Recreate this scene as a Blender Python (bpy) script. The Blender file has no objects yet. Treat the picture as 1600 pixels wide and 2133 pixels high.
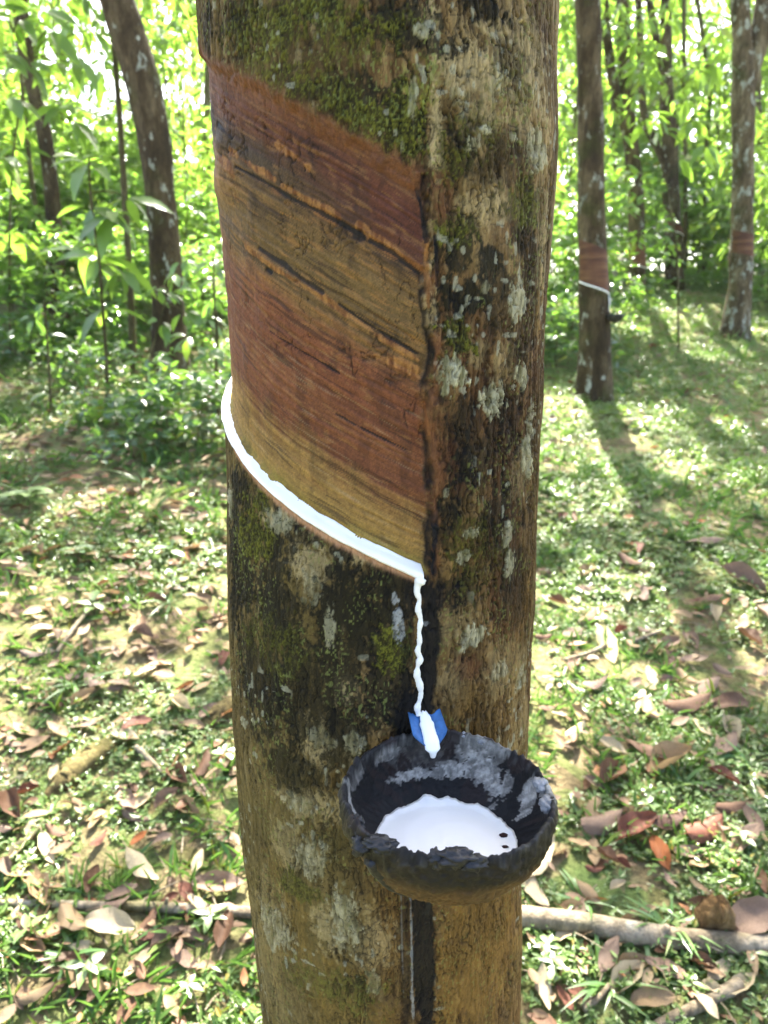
import bpy, math, random
import numpy as np
from mathutils import Vector, Matrix, Euler
random.seed(7)
RNG = np.random.default_rng(11)
SC = bpy.context.scene
COL = SC.collection
PI = math.pi

# ------------------------------------------------------------------ camera
F_PX, CX, CY = 1479.0, 800.0, 1066.5          # the photograph is 1600 x 2133
PITCH = math.radians(14.0)
CAM = np.array([0.0, 0.0, 1.28])
cp, sp = math.cos(PITCH), math.sin(PITCH)

def ray(px, py):
    x = (px - CX) / F_PX; v = (py - CY) / F_PX
    return np.array([x, cp - v * sp, -sp - v * cp])

def ground_h(x, y):
    """height of the hillside"""
    x = np.asarray(x, float); y = np.asarray(y, float)
    yy = np.where(y < 11, y, 11 + (y - 11) * 0.45)
    z = 0.2 * yy - 0.06 * np.clip(x, -12, 12)
    z = z + 0.02 * np.sin(x * 2.1 + 0.7) * np.sin(y * 1.7) + 0.012 * np.sin(x * 5.3 + y * 3.1)
    return z

def at_ground(px, py):
    d = ray(px, py); lo, hi = 0.3, 30.0
    f = lambda t: CAM[2] + d[2] / d[1] * t - float(ground_h(d[0] / d[1] * t, t))
    ts = np.linspace(0.3, 40, 800); prev = ts[0]
    for t in ts[1:]:
        if f(t) < 0:
            lo, hi = prev, t; break
        prev = t
    else:
        lo = hi = 12.0
    for _ in range(30):
        m = (lo + hi) / 2
        if f(m) > 0: lo = m
        else: hi = m
    t = (lo + hi) / 2
    x = d[0] / d[1] * t
    return np.array([x, t, float(ground_h(x, t))])

def at_y(px, py, y):
    d = ray(px, py)
    return CAM + d * (y / d[1])

def px_size(p):
    """metres per photograph pixel at a point"""
    q = np.asarray(p) - CAM
    return (q[1] * cp - q[2] * sp) / F_PX

# ------------------------------------------------------------------ noise
TAB = [RNG.random((256, 256)).astype(np.float32) for _ in range(12)]
def vn(x, y, s=0):
    x = np.asarray(x, np.float32); y = np.asarray(y, np.float32)
    xi = np.floor(x).astype(np.int32); yi = np.floor(y).astype(np.int32)
    fx = x - xi; fy = y - yi
    fx = fx * fx * (3 - 2 * fx); fy = fy * fy * (3 - 2 * fy)
    T = TAB[s % 12]
    x0 = xi & 255; x1 = (xi + 1) & 255; y0 = yi & 255; y1 = (yi + 1) & 255
    a = T[x0, y0]; b = T[x1, y0]; c = T[x0, y1]; d = T[x1, y1]
    return (a + (b - a) * fx) * (1 - fy) + (c + (d - c) * fx) * fy
def fbm(x, y, o=4, s=0):
    r = 0; a = 0.5; t = 0
    for k in range(o):
        r = r + a * vn(x * 2 ** k + 13.7 * k, y * 2 ** k + 7.1 * k, s + k); t += a; a *= 0.55
    return r / t
def sstep(a, b, x):
    t = np.clip((x - a) / (b - a), 0, 1)
    return t * t * (3 - 2 * t)

def lin(c):
    c = np.asarray(c, float) / 255.0
    return np.where(c <= 0.04045, c / 12.92, ((c + 0.055) / 1.055) ** 2.4)
def hx(*c, k=1.0):
    return tuple(float(v) * k for v in lin(c))

# ------------------------------------------------------------------ mesh helpers
def mesh_np(name, V, F, mat=None, smooth=True, cols=None):
    """V (n,3); F list of (m,k) int arrays; each block of faces has k corners"""
    me = bpy.data.meshes.new(name)
    V = np.ascontiguousarray(V, np.float32)
    me.vertices.add(len(V)); me.vertices.foreach_set('co', V.ravel())
    if isinstance(F, np.ndarray): F = [F]
    F = [np.asarray(f, np.int32) for f in F if len(f)]
    loops = np.concatenate([f.ravel() for f in F])
    tot = np.concatenate([np.full(len(f), f.shape[1], np.int32) for f in F])
    start = np.concatenate([[0], np.cumsum(tot)[:-1]]).astype(np.int32)
    me.loops.add(len(loops)); me.loops.foreach_set('vertex_index', loops)
    me.polygons.add(len(tot))
    me.polygons.foreach_set('loop_start', start)
    me.polygons.foreach_set('loop_total', tot)
    me.update(calc_edges=True)
    me.polygons.foreach_set('use_smooth', np.full(len(tot), smooth, bool))
    if cols is not None:
        a = me.color_attributes.new('tint', 'FLOAT_COLOR', 'POINT')
        c4 = np.ones((len(V), 4), np.float32); c4[:, :cols.shape[1]] = cols
        a.data.foreach_set('color', c4.ravel())
    if mat: me.materials.append(mat)
    me.update()
    return me

def add(name, me, parent=None, loc=None):
    o = bpy.data.objects.new(name, me); COL.objects.link(o)
    if parent is not None: o.parent = parent
    if loc is not None: o.location = [float(v) for v in loc]
    return o
def tag(o, label=None, cat=None, group=None, kind=None):
    if label: o['label'] = label
    if cat: o['category'] = cat
    if group: o['group'] = group
    if kind: o['kind'] = kind
    return o
def empty(name, loc, label, cat, group=None):
    o = add(name, None, None, loc); o.empty_display_size = 0.1
    return tag(o, label, cat, group)
def copy_thing(root, loc, rz=0.0, scale=None, label=None, group=None):
    r = root.copy(); COL.objects.link(r)
    r.location = [float(v) for v in loc]; r.rotation_euler = (0, 0, rz)
    if scale is not None: r.scale = scale if hasattr(scale, '__len__') else (scale,) * 3
    if label: r['label'] = label
    if group: r['group'] = group
    for ch in list(root.children):
        c = ch.copy(); COL.objects.link(c); c.parent = r
        for g in list(ch.children):
            d = g.copy(); COL.objects.link(d); d.parent = c
    return r

def tube(pts, rad, sides=12, cap=True, wob=0.0, seed=0):
    pts = np.asarray(pts, float); n = len(pts)
    rad = np.broadcast_to(np.asarray(rad, float), (n,))
    T = np.gradient(pts, axis=0); T /= np.linalg.norm(T, axis=1)[:, None] + 1e-12
    ref = np.array([1.0, 0, 0]) if abs(T[:, 0]).mean() < 0.8 else np.array([0, 0, 1.0])
    A = np.cross(T, ref); A /= np.linalg.norm(A, axis=1)[:, None]
    B = np.cross(T, A)
    th = np.linspace(0, 2 * PI, sides, endpoint=False)
    R = np.repeat(rad[:, None], sides, 1)
    if wob:
        L = np.concatenate([[0], np.cumsum(np.linalg.norm(np.diff(pts, axis=0), axis=1))])
        q = fbm(np.cos(th)[None] * 1.6 + 9 + seed, np.sin(th)[None] * 1.6 + L[:, None] / max(rad.mean(), 1e-4) * 0.35, 3, seed)
        R = R * (1 + wob * (q - 0.5) * 2)
    V = pts[:, None] + R[..., None] * (np.cos(th)[None, :, None] * A[:, None] + np.sin(th)[None, :, None] * B[:, None])
    i = np.arange(n - 1)[:, None] * sides; j = np.arange(sides)[None]; j2 = (j + 1) % sides
    Fq = np.stack([i + j, i + j2, i + sides + j2, i + sides + j], -1).reshape(-1, 4)
    V = V.reshape(-1, 3); Fs = [Fq]
    if cap:
        V = np.concatenate([V, pts[:1], pts[-1:]])
        c0, c1 = n * sides, n * sides + 1; k = np.arange(sides); k2 = (k + 1) % sides
        Fs.append(np.stack([np.full(sides, c0), k2, k], -1))
        Fs.append(np.stack([np.full(sides, c1), (n - 1) * sides + k, (n - 1) * sides + k2], -1))
    return V, Fs
def merge(parts):
    V = []; F4 = []; F3 = []; o = 0
    for v, fs in parts:
        if isinstance(fs, np.ndarray): fs = [fs]
        V.append(v)
        for f in fs:
            (F4 if f.shape[1] == 4 else F3).append(f + o)
        o += len(v)
    Fs = []
    if F4: Fs.append(np.concatenate(F4))
    if F3: Fs.append(np.concatenate(F3))
    return np.concatenate(V), Fs
def smooth_path(P, n):
    P = np.asarray(P, float)
    t = np.concatenate([[0], np.cumsum(np.linalg.norm(np.diff(P, axis=0), axis=1))]); t /= t[-1]
    u = np.linspace(0, 1, n)
    m = np.gradient(P, t, axis=0)
    k = np.clip(np.searchsorted(t, u, 'right') - 1, 0, len(t) - 2)
    h = (t[k + 1] - t[k])[:, None]; s = ((u - t[k]) / (t[k + 1] - t[k]))[:, None]
    return ((2 * s**3 - 3 * s**2 + 1) * P[k] + (s**3 - 2 * s**2 + s) * h * m[k]
            + (-2 * s**3 + 3 * s**2) * P[k + 1] + (s**3 - s**2) * h * m[k + 1])

def nrm(a): return a / (np.linalg.norm(a, axis=-1, keepdims=True) + 1e-9)
def leaves(P, D, N, L, W, fold=0.12, droop=0.12, fine=False):
    """leaf blades: base P, direction D, upper side N, length L, width W"""
    n = len(P); D = nrm(D); S = nrm(np.cross(D, N)); N = np.cross(S, D)
    L = np.broadcast_to(L, (n,))[:, None]; W = np.broadcast_to(W, (n,))[:, None]
    dr = np.broadcast_to(droop, (n,))[:, None]
    pt = lambda a, b, h: P + D * L * a + S * W * b + N * (np.abs(b) * 2 * fold * W - dr * L * a * a)
    if not fine:
        V = np.stack([pt(0, 0, 0), pt(.3, .5, 0), pt(.72, .36, 0), pt(1, 0, 0), pt(.72, -.36, 0), pt(.3, -.5, 0)], 1)
        f = np.array([[0, 1, 2, 3], [0, 3, 4, 5]]); k = 6
        F = (f[None] + (np.arange(n) * k)[:, None, None]).reshape(-1, 4)
        return V.reshape(-1, 3), [F]
    st = [(.16, .30), (.38, .5), (.62, .44), (.82, .24)]
    vs = [pt(0, 0, 0)]
    for a, b in st: vs += [pt(a, b, 0), pt(a, 0, 0), pt(a, -b, 0)]
    vs.append(pt(1, 0, 0)); V = np.stack(vs, 1); k = V.shape[1]
    q = []; 
    for i in range(3):
        o = 1 + 3 * i
        q += [[o, o + 3, o + 4, o + 1], [o + 1, o + 4, o + 5, o + 2]]
    t = [[0, 1, 2], [0, 2, 3], [10, 13, 11], [11, 13, 12]]
    off = (np.arange(n) * k)[:, None, None]
    return V.reshape(-1, 3), [(np.array(q)[None] + off).reshape(-1, 4), (np.array(t)[None] + off).reshape(-1, 3)]

def rand_dirs(n, zlo=-1, zhi=1):
    a = RNG.uniform(0, 2 * PI, n); z = RNG.uniform(zlo, zhi, n); r = np.sqrt(np.maximum(0, 1 - z * z))
    return np.stack([r * np.cos(a), r * np.sin(a), z], 1)
def clusters(C, per, L, wr=0.38, pet=0.05, zlo=-.75, zhi=.35, droop=.22, fine=False, drop=0.0):
    """whorls of leaves round the points C"""
    n = len(C); idx = np.repeat(np.arange(n), per)
    D = rand_dirs(len(idx), zlo, zhi)
    Lr = L * RNG.uniform(.6, 1.15, len(idx))
    P = C[idx] + D * (pet * RNG.uniform(.3, 1.2, len(idx)))[:, None]
    N = np.tile([0, 0, 1.0], (len(idx), 1)) + RNG.normal(0, .45, (len(idx), 3))
    D2 = D + np.array([0, 0, -drop])
    return leaves(P, D2, N, Lr, Lr * wr * RNG.uniform(.8, 1.2, len(idx)), .13, droop * RNG.uniform(.3, 1.5, len(idx)), fine)

# ------------------------------------------------------------------ materials
def new_mat(name):
    m = bpy.data.materials.new(name); m.use_nodes = True
    nt = m.node_tree; nt.nodes.clear()
    return m, nt, nt.nodes.new, nt.links.new
def ramp(N, pts, interp='LINEAR'):
    r = N('ShaderNodeValToRGB'); r.color_ramp.interpolation = interp
    e = r.color_ramp.elements
    while len(e) < len(pts): e.new(0.5)
    for i, (p, c) in enumerate(pts):
        e[i].position = p; e[i].color = (*c, 1)
    return r
def noise_node(N, Lk, scale, detail=4, rough=.55, coord=None, stretch=None):
    n = N('ShaderNodeTexNoise'); n.inputs['Scale'].default_value = scale
    n.inputs['Detail'].default_value = detail; n.inputs['Roughness'].default_value = rough
    if coord is not None:
        if stretch:
            mp = N('ShaderNodeMapping'); mp.inputs['Scale'].default_value = stretch
            Lk(coord, mp.inputs[0]); Lk(mp.outputs[0], n.inputs['Vector'])
        else: Lk(coord, n.inputs['Vector'])
    return n
def mixc(N, Lk, a, b, fac, mode='MIX'):
    m = N('ShaderNodeMix'); m.data_type = 'RGBA'; m.blend_type = mode
    for sock, v in ((m.inputs[0], fac), (m.inputs[6], a), (m.inputs[7], b)):
        if hasattr(v, 'links') or hasattr(v, 'is_output'): Lk(v, sock)
        elif isinstance(v, (int, float)): sock.default_value = v
        else: sock.default_value = (*v, 1)
    return m.outputs[2]
def math_node(N, Lk, op, a, b=None):
    m = N('ShaderNodeMath'); m.operation = op
    for s, v in ((m.inputs[0], a), (m.inputs[1], b)):
        if v is None: continue
        if isinstance(v, (int, float)): s.default_value = v
        else: Lk(v, s)
    return m.outputs[0]
def finish(N, Lk, color, rough=.8, height=None, bump=.3, dist=.002, spec=.3):
    b = N('ShaderNodeBsdfPrincipled'); o = N('ShaderNodeOutputMaterial')
    if isinstance(color, tuple): b.inputs['Base Color'].default_value = (*color, 1)
    else: Lk(color, b.inputs['Base Color'])
    if isinstance(rough, (int, float)): b.inputs['Roughness'].default_value = rough
    else: Lk(rough, b.inputs['Roughness'])
    b.inputs['Specular IOR Level'].default_value = spec
    if height is not None:
        bp = N('ShaderNodeBump'); bp.inputs['Strength'].default_value = bump; bp.inputs['Distance'].default_value = dist
        Lk(height, bp.inputs['Height']); Lk(bp.outputs[0], b.inputs['Normal'])
    Lk(b.outputs[0], o.inputs[0])
    return b

def leaf_mat(name, c0, c1, c2, trans, gloss=.08, tmix=.5):
    """thin leaf: reflects, lets light through, slight waxy shine; each blade its own tone"""
    m, nt, N, Lk = new_mat(name)
    g = N('ShaderNodeNewGeometry')
    r = ramp(N, [(0, c0), (.45, c1), (.93, c2), (1.0, tuple(np.array(hx(170, 150, 40, k=.5))))])
    Lk(g.outputs['Random Per Island'], r.inputs[0])
    tc = N('ShaderNodeTexCoord')
    nz = noise_node(N, Lk, 40, 3, .6, tc.outputs['Object'])
    col = mixc(N, Lk, r.outputs[0], mixc(N, Lk, r.outputs[0], (1.6, 1.5, 1.2), 1.0, 'MULTIPLY'), nz.outputs[0])
    d = N('ShaderNodeBsdfDiffuse'); Lk(col, d.inputs[0])
    t = N('ShaderNodeBsdfTranslucent')
    Lk(mixc(N, Lk, col, trans, .75), t.inputs[0])
    mx = N('ShaderNodeMixShader'); mx.inputs[0].default_value = tmix
    Lk(d.outputs[0], mx.inputs[1]); Lk(t.outputs[0], mx.inputs[2])
    gl = N('ShaderNodeBsdfGlossy'); gl.inputs['Roughness'].default_value = .38
    gl.inputs[0].default_value = (1, 1, 1, 1)
    fr = N('ShaderNodeLayerWeight'); fr.inputs[0].default_value = .25
    mx2 = N('ShaderNodeMixShader'); Lk(math_node(N, Lk, 'MULTIPLY_ADD', fr.outputs[1], .14), mx2.inputs[0])
    mx2.inputs[0].links[0].from_node.inputs[2].default_value = gloss * .5
    Lk(mx.outputs[0], mx2.inputs[1]); Lk(gl.outputs[0], mx2.inputs[2])
    o = N('ShaderNodeOutputMaterial'); Lk(mx2.outputs[0], o.inputs[0])
    return m

M_CROWN = leaf_mat('crown_leaf', (.05, .10, .014), (.075, .145, .022), (.12, .20, .034), (.27, .46, .05), .05, .56)
M_SHRUB = leaf_mat('shrub_leaf', (.03, .08, .018), (.06, .125, .022), (.10, .175, .032), (.21, .40, .045), .06, .54)
M_DARKSHRUB = leaf_mat('dark_shrub_leaf', (.022, .062, .018), (.04, .10, .025), (.07, .14, .03), (.17, .32, .035), .08)
M_COVER = leaf_mat('ground_cover_leaf', (.055, .105, .026), (.09, .155, .038), (.13, .20, .055), (.22, .34, .055), .05, .4)
M_GRASS = leaf_mat('grass_blade', (.04, .10, .025), (.07, .15, .035), (.12, .2, .05), (.18, .34, .05), .04, .4)

def dead_leaf_mat(by_object):
    m, nt, N, Lk = new_mat('dry_leaf' if by_object else 'dry_leaf_litter')
    tc = N('ShaderNodeTexCoord')
    if by_object:
        oi = N('ShaderNodeObjectInfo'); base = oi.outputs['Color']
    else:
        g = N('ShaderNodeNewGeometry')
        r = ramp(N, [(0, hx(112, 88, 66, k=.75)), (.3, hx(138, 112, 86, k=.75)), (.55, hx(160, 134, 98, k=.8)), (.8, hx(108, 80, 56, k=.75)), (.97, hx(160, 106, 64, k=.8)), (1, hx(190, 172, 130, k=.85))])
        Lk(g.outputs['Random Per Island'], r.inputs[0]); base = r.outputs[0]
    nz = noise_node(N, Lk, 60, 5, .65, tc.outputs['Object'])
    rr = ramp(N, [(.3, (.5, .45, .4)), (.5, (.95, .95, .95)), (.75, (1.3, 1.28, 1.2))]); Lk(nz.outputs[0], rr.inputs[0])
    col = mixc(N, Lk, base, rr.outputs[0], 1.0, 'MULTIPLY')
    n2 = noise_node(N, Lk, 160, 2, .5, tc.outputs['Object'])
    col = mixc(N, Lk, col, hx(70, 48, 34), math_node(N, Lk, 'MULTIPLY', ramp_out(N, Lk, n2.outputs[0], .62, .75), .5))
    if by_object:                                             # side veins
        wv = N('ShaderNodeTexWave'); wv.inputs['Scale'].default_value = 55; wv.inputs['Distortion'].default_value = 1.5
        wv.bands_direction = 'DIAGONAL'; Lk(tc.outputs['Object'], wv.inputs[0])
        hgt = wv.outputs['Fac']
    else: hgt = nz.outputs[0]
    d = N('ShaderNodeBsdfPrincipled'); Lk(col, d.inputs['Base Color']); d.inputs['Roughness'].default_value = .6
    d.inputs['Specular IOR Level'].default_value = .35
    bp = N('ShaderNodeBump'); bp.inputs['Strength'].default_value = .35; bp.inputs['Distance'].default_value = .002
    Lk(hgt, bp.inputs['Height']); Lk(bp.outputs[0], d.inputs['Normal'])
    t = N('ShaderNodeBsdfTranslucent'); Lk(col, t.inputs[0])
    mx = N('ShaderNodeMixShader'); mx.inputs[0].default_value = .22
    Lk(d.outputs[0], mx.inputs[1]); Lk(t.outputs[0], mx.inputs[2])
    o = N('ShaderNodeOutputMaterial'); Lk(mx.outputs[0], o.inputs[0])
    return m
def ramp_out(N, Lk, src, a, b):
    r = N('ShaderNodeMapRange'); r.inputs[1].default_value = a; r.inputs[2].default_value = b
    Lk(src, r.inputs[0]); return r.outputs[0]
M_DEAD = dead_leaf_mat(True); M_LITTER = dead_leaf_mat(False)

def tint_mat(name, rough, spec, fine_scale, bump, dist, var=.5, stretch=(1, 1, 1), rough_var=0.0):
    """surface whose stains and patches come from the mesh, with fine grain from nodes"""
    m, nt, N, Lk = new_mat(name)
    a = N('ShaderNodeVertexColor'); a.layer_name = 'tint'
    tc = N('ShaderNodeTexCoord')
    n1 = noise_node(N, Lk, fine_scale, 6, .7, tc.outputs['Object'], stretch)
    rr = ramp(N, [(.25, (1 - var,) * 3), (.5, (1, 1, 1)), (.75, (1 + var,) * 3)]); Lk(n1.outputs[0], rr.inputs[0])
    col = mixc(N, Lk, a.outputs[0], rr.outputs[0], 1.0, 'MULTIPLY')
    r = rough
    if rough_var:
        n2 = noise_node(N, Lk, fine_scale * .12, 3, .6, tc.outputs['Object'])
        r = math_node(N, Lk, 'MULTIPLY_ADD', n2.outputs[0], rough_var); r.node.inputs[2].default_value = rough - rough_var * .5
    finish(N, Lk, col, r, n1.outputs[0], bump, dist, spec)
    return m
M_BARK = tint_mat('bark', .85, .25, 420, .6, .0012, .45, (1, 1, .45))
M_PANEL = tint_mat('tapped_wood', .72, .28, 520, .55, .0008, .42, (1, 1, 1), .2)
M_CUP = tint_mat('coconut_shell', .58, .3, 420, .5, .001, .4, (1, 1, 1), .3)

def bark_bg_mat(name, dark, mid, pale, lichen=.62):
    m, nt, N, Lk = new_mat(name)
    tc = N('ShaderNodeTexCoord'); oc = tc.outputs['Object']
    n1 = noise_node(N, Lk, 9, 6, .65, oc, (1, 1, .35))
    r = ramp(N, [(.3, dark), (.5, mid), (.7, pale)]); Lk(n1.outputs[0], r.inputs[0])
    n2 = noise_node(N, Lk, 17, 3, .6, oc, (1, 1, .6))
    c = mixc(N, Lk, r.outputs[0], hx(190, 190, 170, k=.7), ramp_out(N, Lk, n2.outputs[0], lichen, lichen + .07))
    n3 = noise_node(N, Lk, 5, 4, .6, oc)
    c = mixc(N, Lk, c, hx(80, 82, 30, k=.6), math_node(N, Lk, 'MULTIPLY', ramp_out(N, Lk, n3.outputs[0], .52, .68), .7))
    n4 = noise_node(N, Lk, 70, 5, .7, oc, (1, 1, .3))
    rr = ramp(N, [(.3, (.45,) * 3), (.55, (1,) * 3), (.8, (1.35,) * 3)]); Lk(n4.outputs[0], rr.inputs[0])
    c = mixc(N, Lk, c, rr.outputs[0], 1.0, 'MULTIPLY')
    finish(N, Lk, c, .9, n4.outputs[0], .8, .01, .2)
    return m
M_BARKBG = bark_bg_mat('plantation_bark', hx(56, 46, 30, k=.8), hx(104, 88, 62, k=.8), hx(160, 144, 114, k=.8), .56)
M_BARKDK = bark_bg_mat('dark_bark', hx(44, 34, 22, k=.75), hx(82, 66, 42, k=.75), hx(128, 110, 80, k=.75), .60)
M_STEM = bark_bg_mat('sapling_stem', hx(70, 62, 38, k=.7), hx(105, 95, 60, k=.7), hx(150, 138, 100, k=.7), .75)

def panel_bg_mat():
    m, nt, N, Lk = new_mat('tapped_panel_wood')
    tc = N('ShaderNodeTexCoord')
    n1 = noise_node(N, Lk, 14, 5, .6, tc.outputs['Object'], (.35, .35, 2.5))
    r = ramp(N, [(.3, hx(84, 54, 36, k=.75)), (.5, hx(116, 74, 48, k=.75)), (.7, hx(140, 104, 66, k=.75))]); Lk(n1.outputs[0], r.inputs[0])
    finish(N, Lk, r.outputs[0], .7, n1.outputs[0], .4, .004, .3)
    return m
M_PANELBG = panel_bg_mat()

def simple(name, color, rough, scale, amp=.25, bump=.2, dist=.002, spec=.4, metal=0):
    m, nt, N, Lk = new_mat(name)
    tc = N('ShaderNodeTexCoord')
    n1 = noise_node(N, Lk, scale, 5, .6, tc.outputs['Object'])
    rr = ramp(N, [(.25, (1 - amp,) * 3), (.75, (1 + amp,) * 3)]); Lk(n1.outputs[0], rr.inputs[0])
    b = finish(N, Lk, mixc(N, Lk, color, rr.outputs[0], 1.0, 'MULTIPLY'), rough, n1.outputs[0], bump, dist, spec)
    b.inputs['Metallic'].default_value = metal
    return m
M_LATEX = simple('fresh_latex', (.88, .85, .79), .3, 60, .02, .05, .001, .5)
M_SPOUT = simple('blue_painted_metal', hx(58, 112, 170, k=.75), .5, 160, .5, .1, .0006, .5)
M_RUBBER = simple('black_rubber', hx(30, 28, 28), .5, 90, .4, .5, .004, .45)
M_CRUST = simple('dried_latex', hx(150, 150, 150, k=.7), .6, 260, .5, .6, .001, .3)
M_CRUMB = simple('bark_crumb', hx(50, 25, 20), .8, 300, .4)
M_ROCK = simple('mossy_rock', hx(128, 128, 108, k=.7), .9, 12, .5, .8, .02, .2)
M_POLE = bark_bg_mat('weathered_branch', hx(92, 80, 62, k=.85), hx(150, 136, 112, k=.85), hx(182, 170, 148, k=.85), .68)
M_MOSSLOG = bark_bg_mat('mossy_wood', hx(70, 60, 36, k=.75), hx(104, 92, 54, k=.75), hx(130, 120, 74, k=.75), .8)
M_CHUNK = bark_bg_mat('broken_wood', hx(52, 36, 20, k=.8), hx(112, 86, 52, k=.8), hx(158, 130, 88, k=.8), .8)

def ground_mat():
    m, nt, N, Lk = new_mat('forest_soil')
    tc = N('ShaderNodeTexCoord'); oc = tc.outputs['Object']
    n1 = noise_node(N, Lk, 3.5, 6, .6, oc)
    r = ramp(N, [(.3, hx(110, 96, 66, k=.85)), (.46, hx(136, 126, 84, k=.85)), (.58, hx(116, 130, 76, k=.85)), (.8, hx(100, 132, 70, k=.85))]); Lk(n1.outputs[0], r.inputs[0])
    n2 = noise_node(N, Lk, 70, 6, .7, oc)
    rr = ramp(N, [(.3, (.4,) * 3), (.5, (.95,) * 3), (.75, (1.5,) * 3)]); Lk(n2.outputs[0], rr.inputs[0])
    v = N('ShaderNodeTexVoronoi'); v.inputs['Scale'].default_value = 26; Lk(oc, v.inputs['Vector'])
    vr = ramp(N, [(0, hx(128, 108, 84, k=.8)), (.3, hx(170, 146, 116, k=.8)), (.55, hx(108, 130, 70, k=.8)), (.8, hx(96, 120, 60, k=.8)), (1, hx(88, 74, 50, k=.8))])
    sepx = N('ShaderNodeSeparateColor'); Lk(v.outputs['Color'], sepx.inputs[0]); Lk(sepx.outputs[0], vr.inputs[0])
    c = mixc(N, Lk, r.outputs[0], vr.outputs[0], .5)
    c = mixc(N, Lk, c, rr.outputs[0], 1.0, 'MULTIPLY')
    finish(N, Lk, c, .95, n2.outputs[0], 1.0, .02, .15)
    return m
M_GROUND = ground_mat()

HAZE = 0.0006
# ------------------------------------------------------------------ world, sun, camera
SUN_AZ, SUN_EL = math.radians(2.5), math.radians(52.0)      # behind the trees, a little to the right
w = bpy.data.worlds.new('World'); SC.world = w; w.use_nodes = True
nt = w.node_tree; bg = nt.nodes['Background']
sky = nt.nodes.new('ShaderNodeTexSky'); sky.sky_type = 'NISHITA'; sky.sun_disc = False
sky.sun_elevation = SUN_EL; sky.sun_rotation = SUN_AZ
sky.air_density = .8; sky.dust_density = 4.0; sky.ozone_density = .6
nt.links.new(sky.outputs[0], bg.inputs[0]); bg.inputs[1].default_value = .085
sdir = Vector((math.sin(SUN_AZ) * math.cos(SUN_EL), math.cos(SUN_AZ) * math.cos(SUN_EL), math.sin(SUN_EL)))
sl = bpy.data.lights.new('sun', 'SUN'); sl.energy = 5.0; sl.angle = math.radians(.55); sl.color = (1, .95, .86)
so = bpy.data.objects.new('sun', sl); COL.objects.link(so)
so.rotation_euler = sdir.to_track_quat('Z', 'Y').to_euler()
so.location = (2, 12, 14)

cam = bpy.data.cameras.new('camera'); co = bpy.data.objects.new('camera', cam); COL.objects.link(co)
co.location = CAM; co.rotation_euler = (PI / 2 - PITCH, 0, 0)
cam.sensor_fit = 'HORIZONTAL'; cam.sensor_width = 36; cam.lens = 36 * F_PX / 1600
cam.clip_start = .02; cam.clip_end = 400
cam.dof.use_dof = True; cam.dof.focus_distance = .415; cam.dof.aperture_fstop = cam.lens / 2.1
SC.camera = co
SC.view_settings.view_transform = 'Standard'; SC.view_settings.look = 'None'
SC.view_settings.exposure = 3.38; SC.view_settings.gamma = 1
SC.render.engine = 'CYCLES'
cy = SC.cycles
cy.max_bounces = 7; cy.diffuse_bounces = 5; cy.glossy_bounces = 2; cy.transmission_bounces = 3
cy.caustics_reflective = False; cy.caustics_refractive = False
cy.use_denoising = True; cy.sample_clamp_indirect = 6.0

# ------------------------------------------------------------------ ground sheet
gx = np.concatenate([np.linspace(-60, -9, 25)[:-1], np.linspace(-9, 9, 181), np.linspace(9, 60, 25)[1:]])
gy = np.concatenate([np.linspace(-25, -1, 20)[:-1], np.linspace(-1, 13, 170), np.linspace(13, 80, 40)[1:]])
GX, GY = np.meshgrid(gx, gy)
GZ = ground_h(GX, GY)
near = (np.abs(GX) < 9) & (GY > -1) & (GY < 13)
GZ = GZ + np.where(near, (fbm(GX * 5, GY * 5, 3, 2) - .5) * .03, 0)
nx, ny = len(gx), len(gy)
i = np.arange(ny - 1)[:, None] * nx + np.arange(nx - 1)[None]
add('ground', mesh_np('ground', np.stack([GX, GY, GZ], -1).reshape(-1, 3),
    np.stack([i, i + 1, i + nx + 1, i + nx], -1).reshape(-1, 4), M_GROUND))['kind'] = 'structure'

# ------------------------------------------------------------------ the tapped tree in front
DC = 0.51
edge = [(-400, 385, 1172), (0, 411, 1162), (300, 428, 1156), (600, 450, 1142), (900, 468, 1124), (1100, 474, 1117), (1300, 478, 1109),
        (1500, 484, 1103), (1700, 502, 1093), (1850, 518, 1086), (2000, 534, 1085), (2133, 548, 1086)]
zs, rs, azs = [], [], []
for y, l, r in edge:
    dl, dr = ray(l, y), ray(r, y)
    a0, a1 = math.atan2(dl[0], dl[1]), math.atan2(dr[0], dr[1])
    be = (a1 - a0) / 2; rs.append(DC * math.sin(be)); azs.append((a0 + a1) / 2)
    dm = (dl + dr) / 2
    zs.append(CAM[2] + DC * math.cos(be) * dm[2] / math.hypot(dl[0], dl[1]))
zs = np.array(zs[::-1]); rs = np.array(rs[::-1]); azs = np.array(azs[::-1])
def trunk_axis(z):
    z = np.asarray(z, float)
    r = np.interp(z, zs, rs); a = np.interp(z, zs, azs)
    up = np.clip(z - 1.55, 0, None)
    r = r * (1 - .035 * up) + .05 * np.clip(.62 - z, 0, None) ** 1.3
    return DC * np.sin(a) - .01 * up, DC * np.cos(a) + .015 * up, r
def on_trunk(px, py):
    """photograph pixel -> (U, Z) on the unrolled trunk, U in metres round the bark"""
    d = ray(px, py); t = .40 / d[1]
    for _ in range(6):
        z = CAM[2] + t * d[2]
        cx, cyy, r = [float(v) for v in trunk_axis(z)]
        A = d[0]**2 + d[1]**2; B = -2 * (d[0] * cx + d[1] * cyy); C = cx * cx + cyy * cyy - r * r
        disc = B * B - 4 * A * C
        t = (-B - math.sqrt(max(disc, 0))) / (2 * A)
    x, y = t * d[0] - cx, t * d[1] - cyy
    return RT * math.atan2(x, -y), CAM[2] + t * d[2]
RT = .112
def ot(pts): return np.array([on_trunk(*p) for p in pts])

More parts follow.
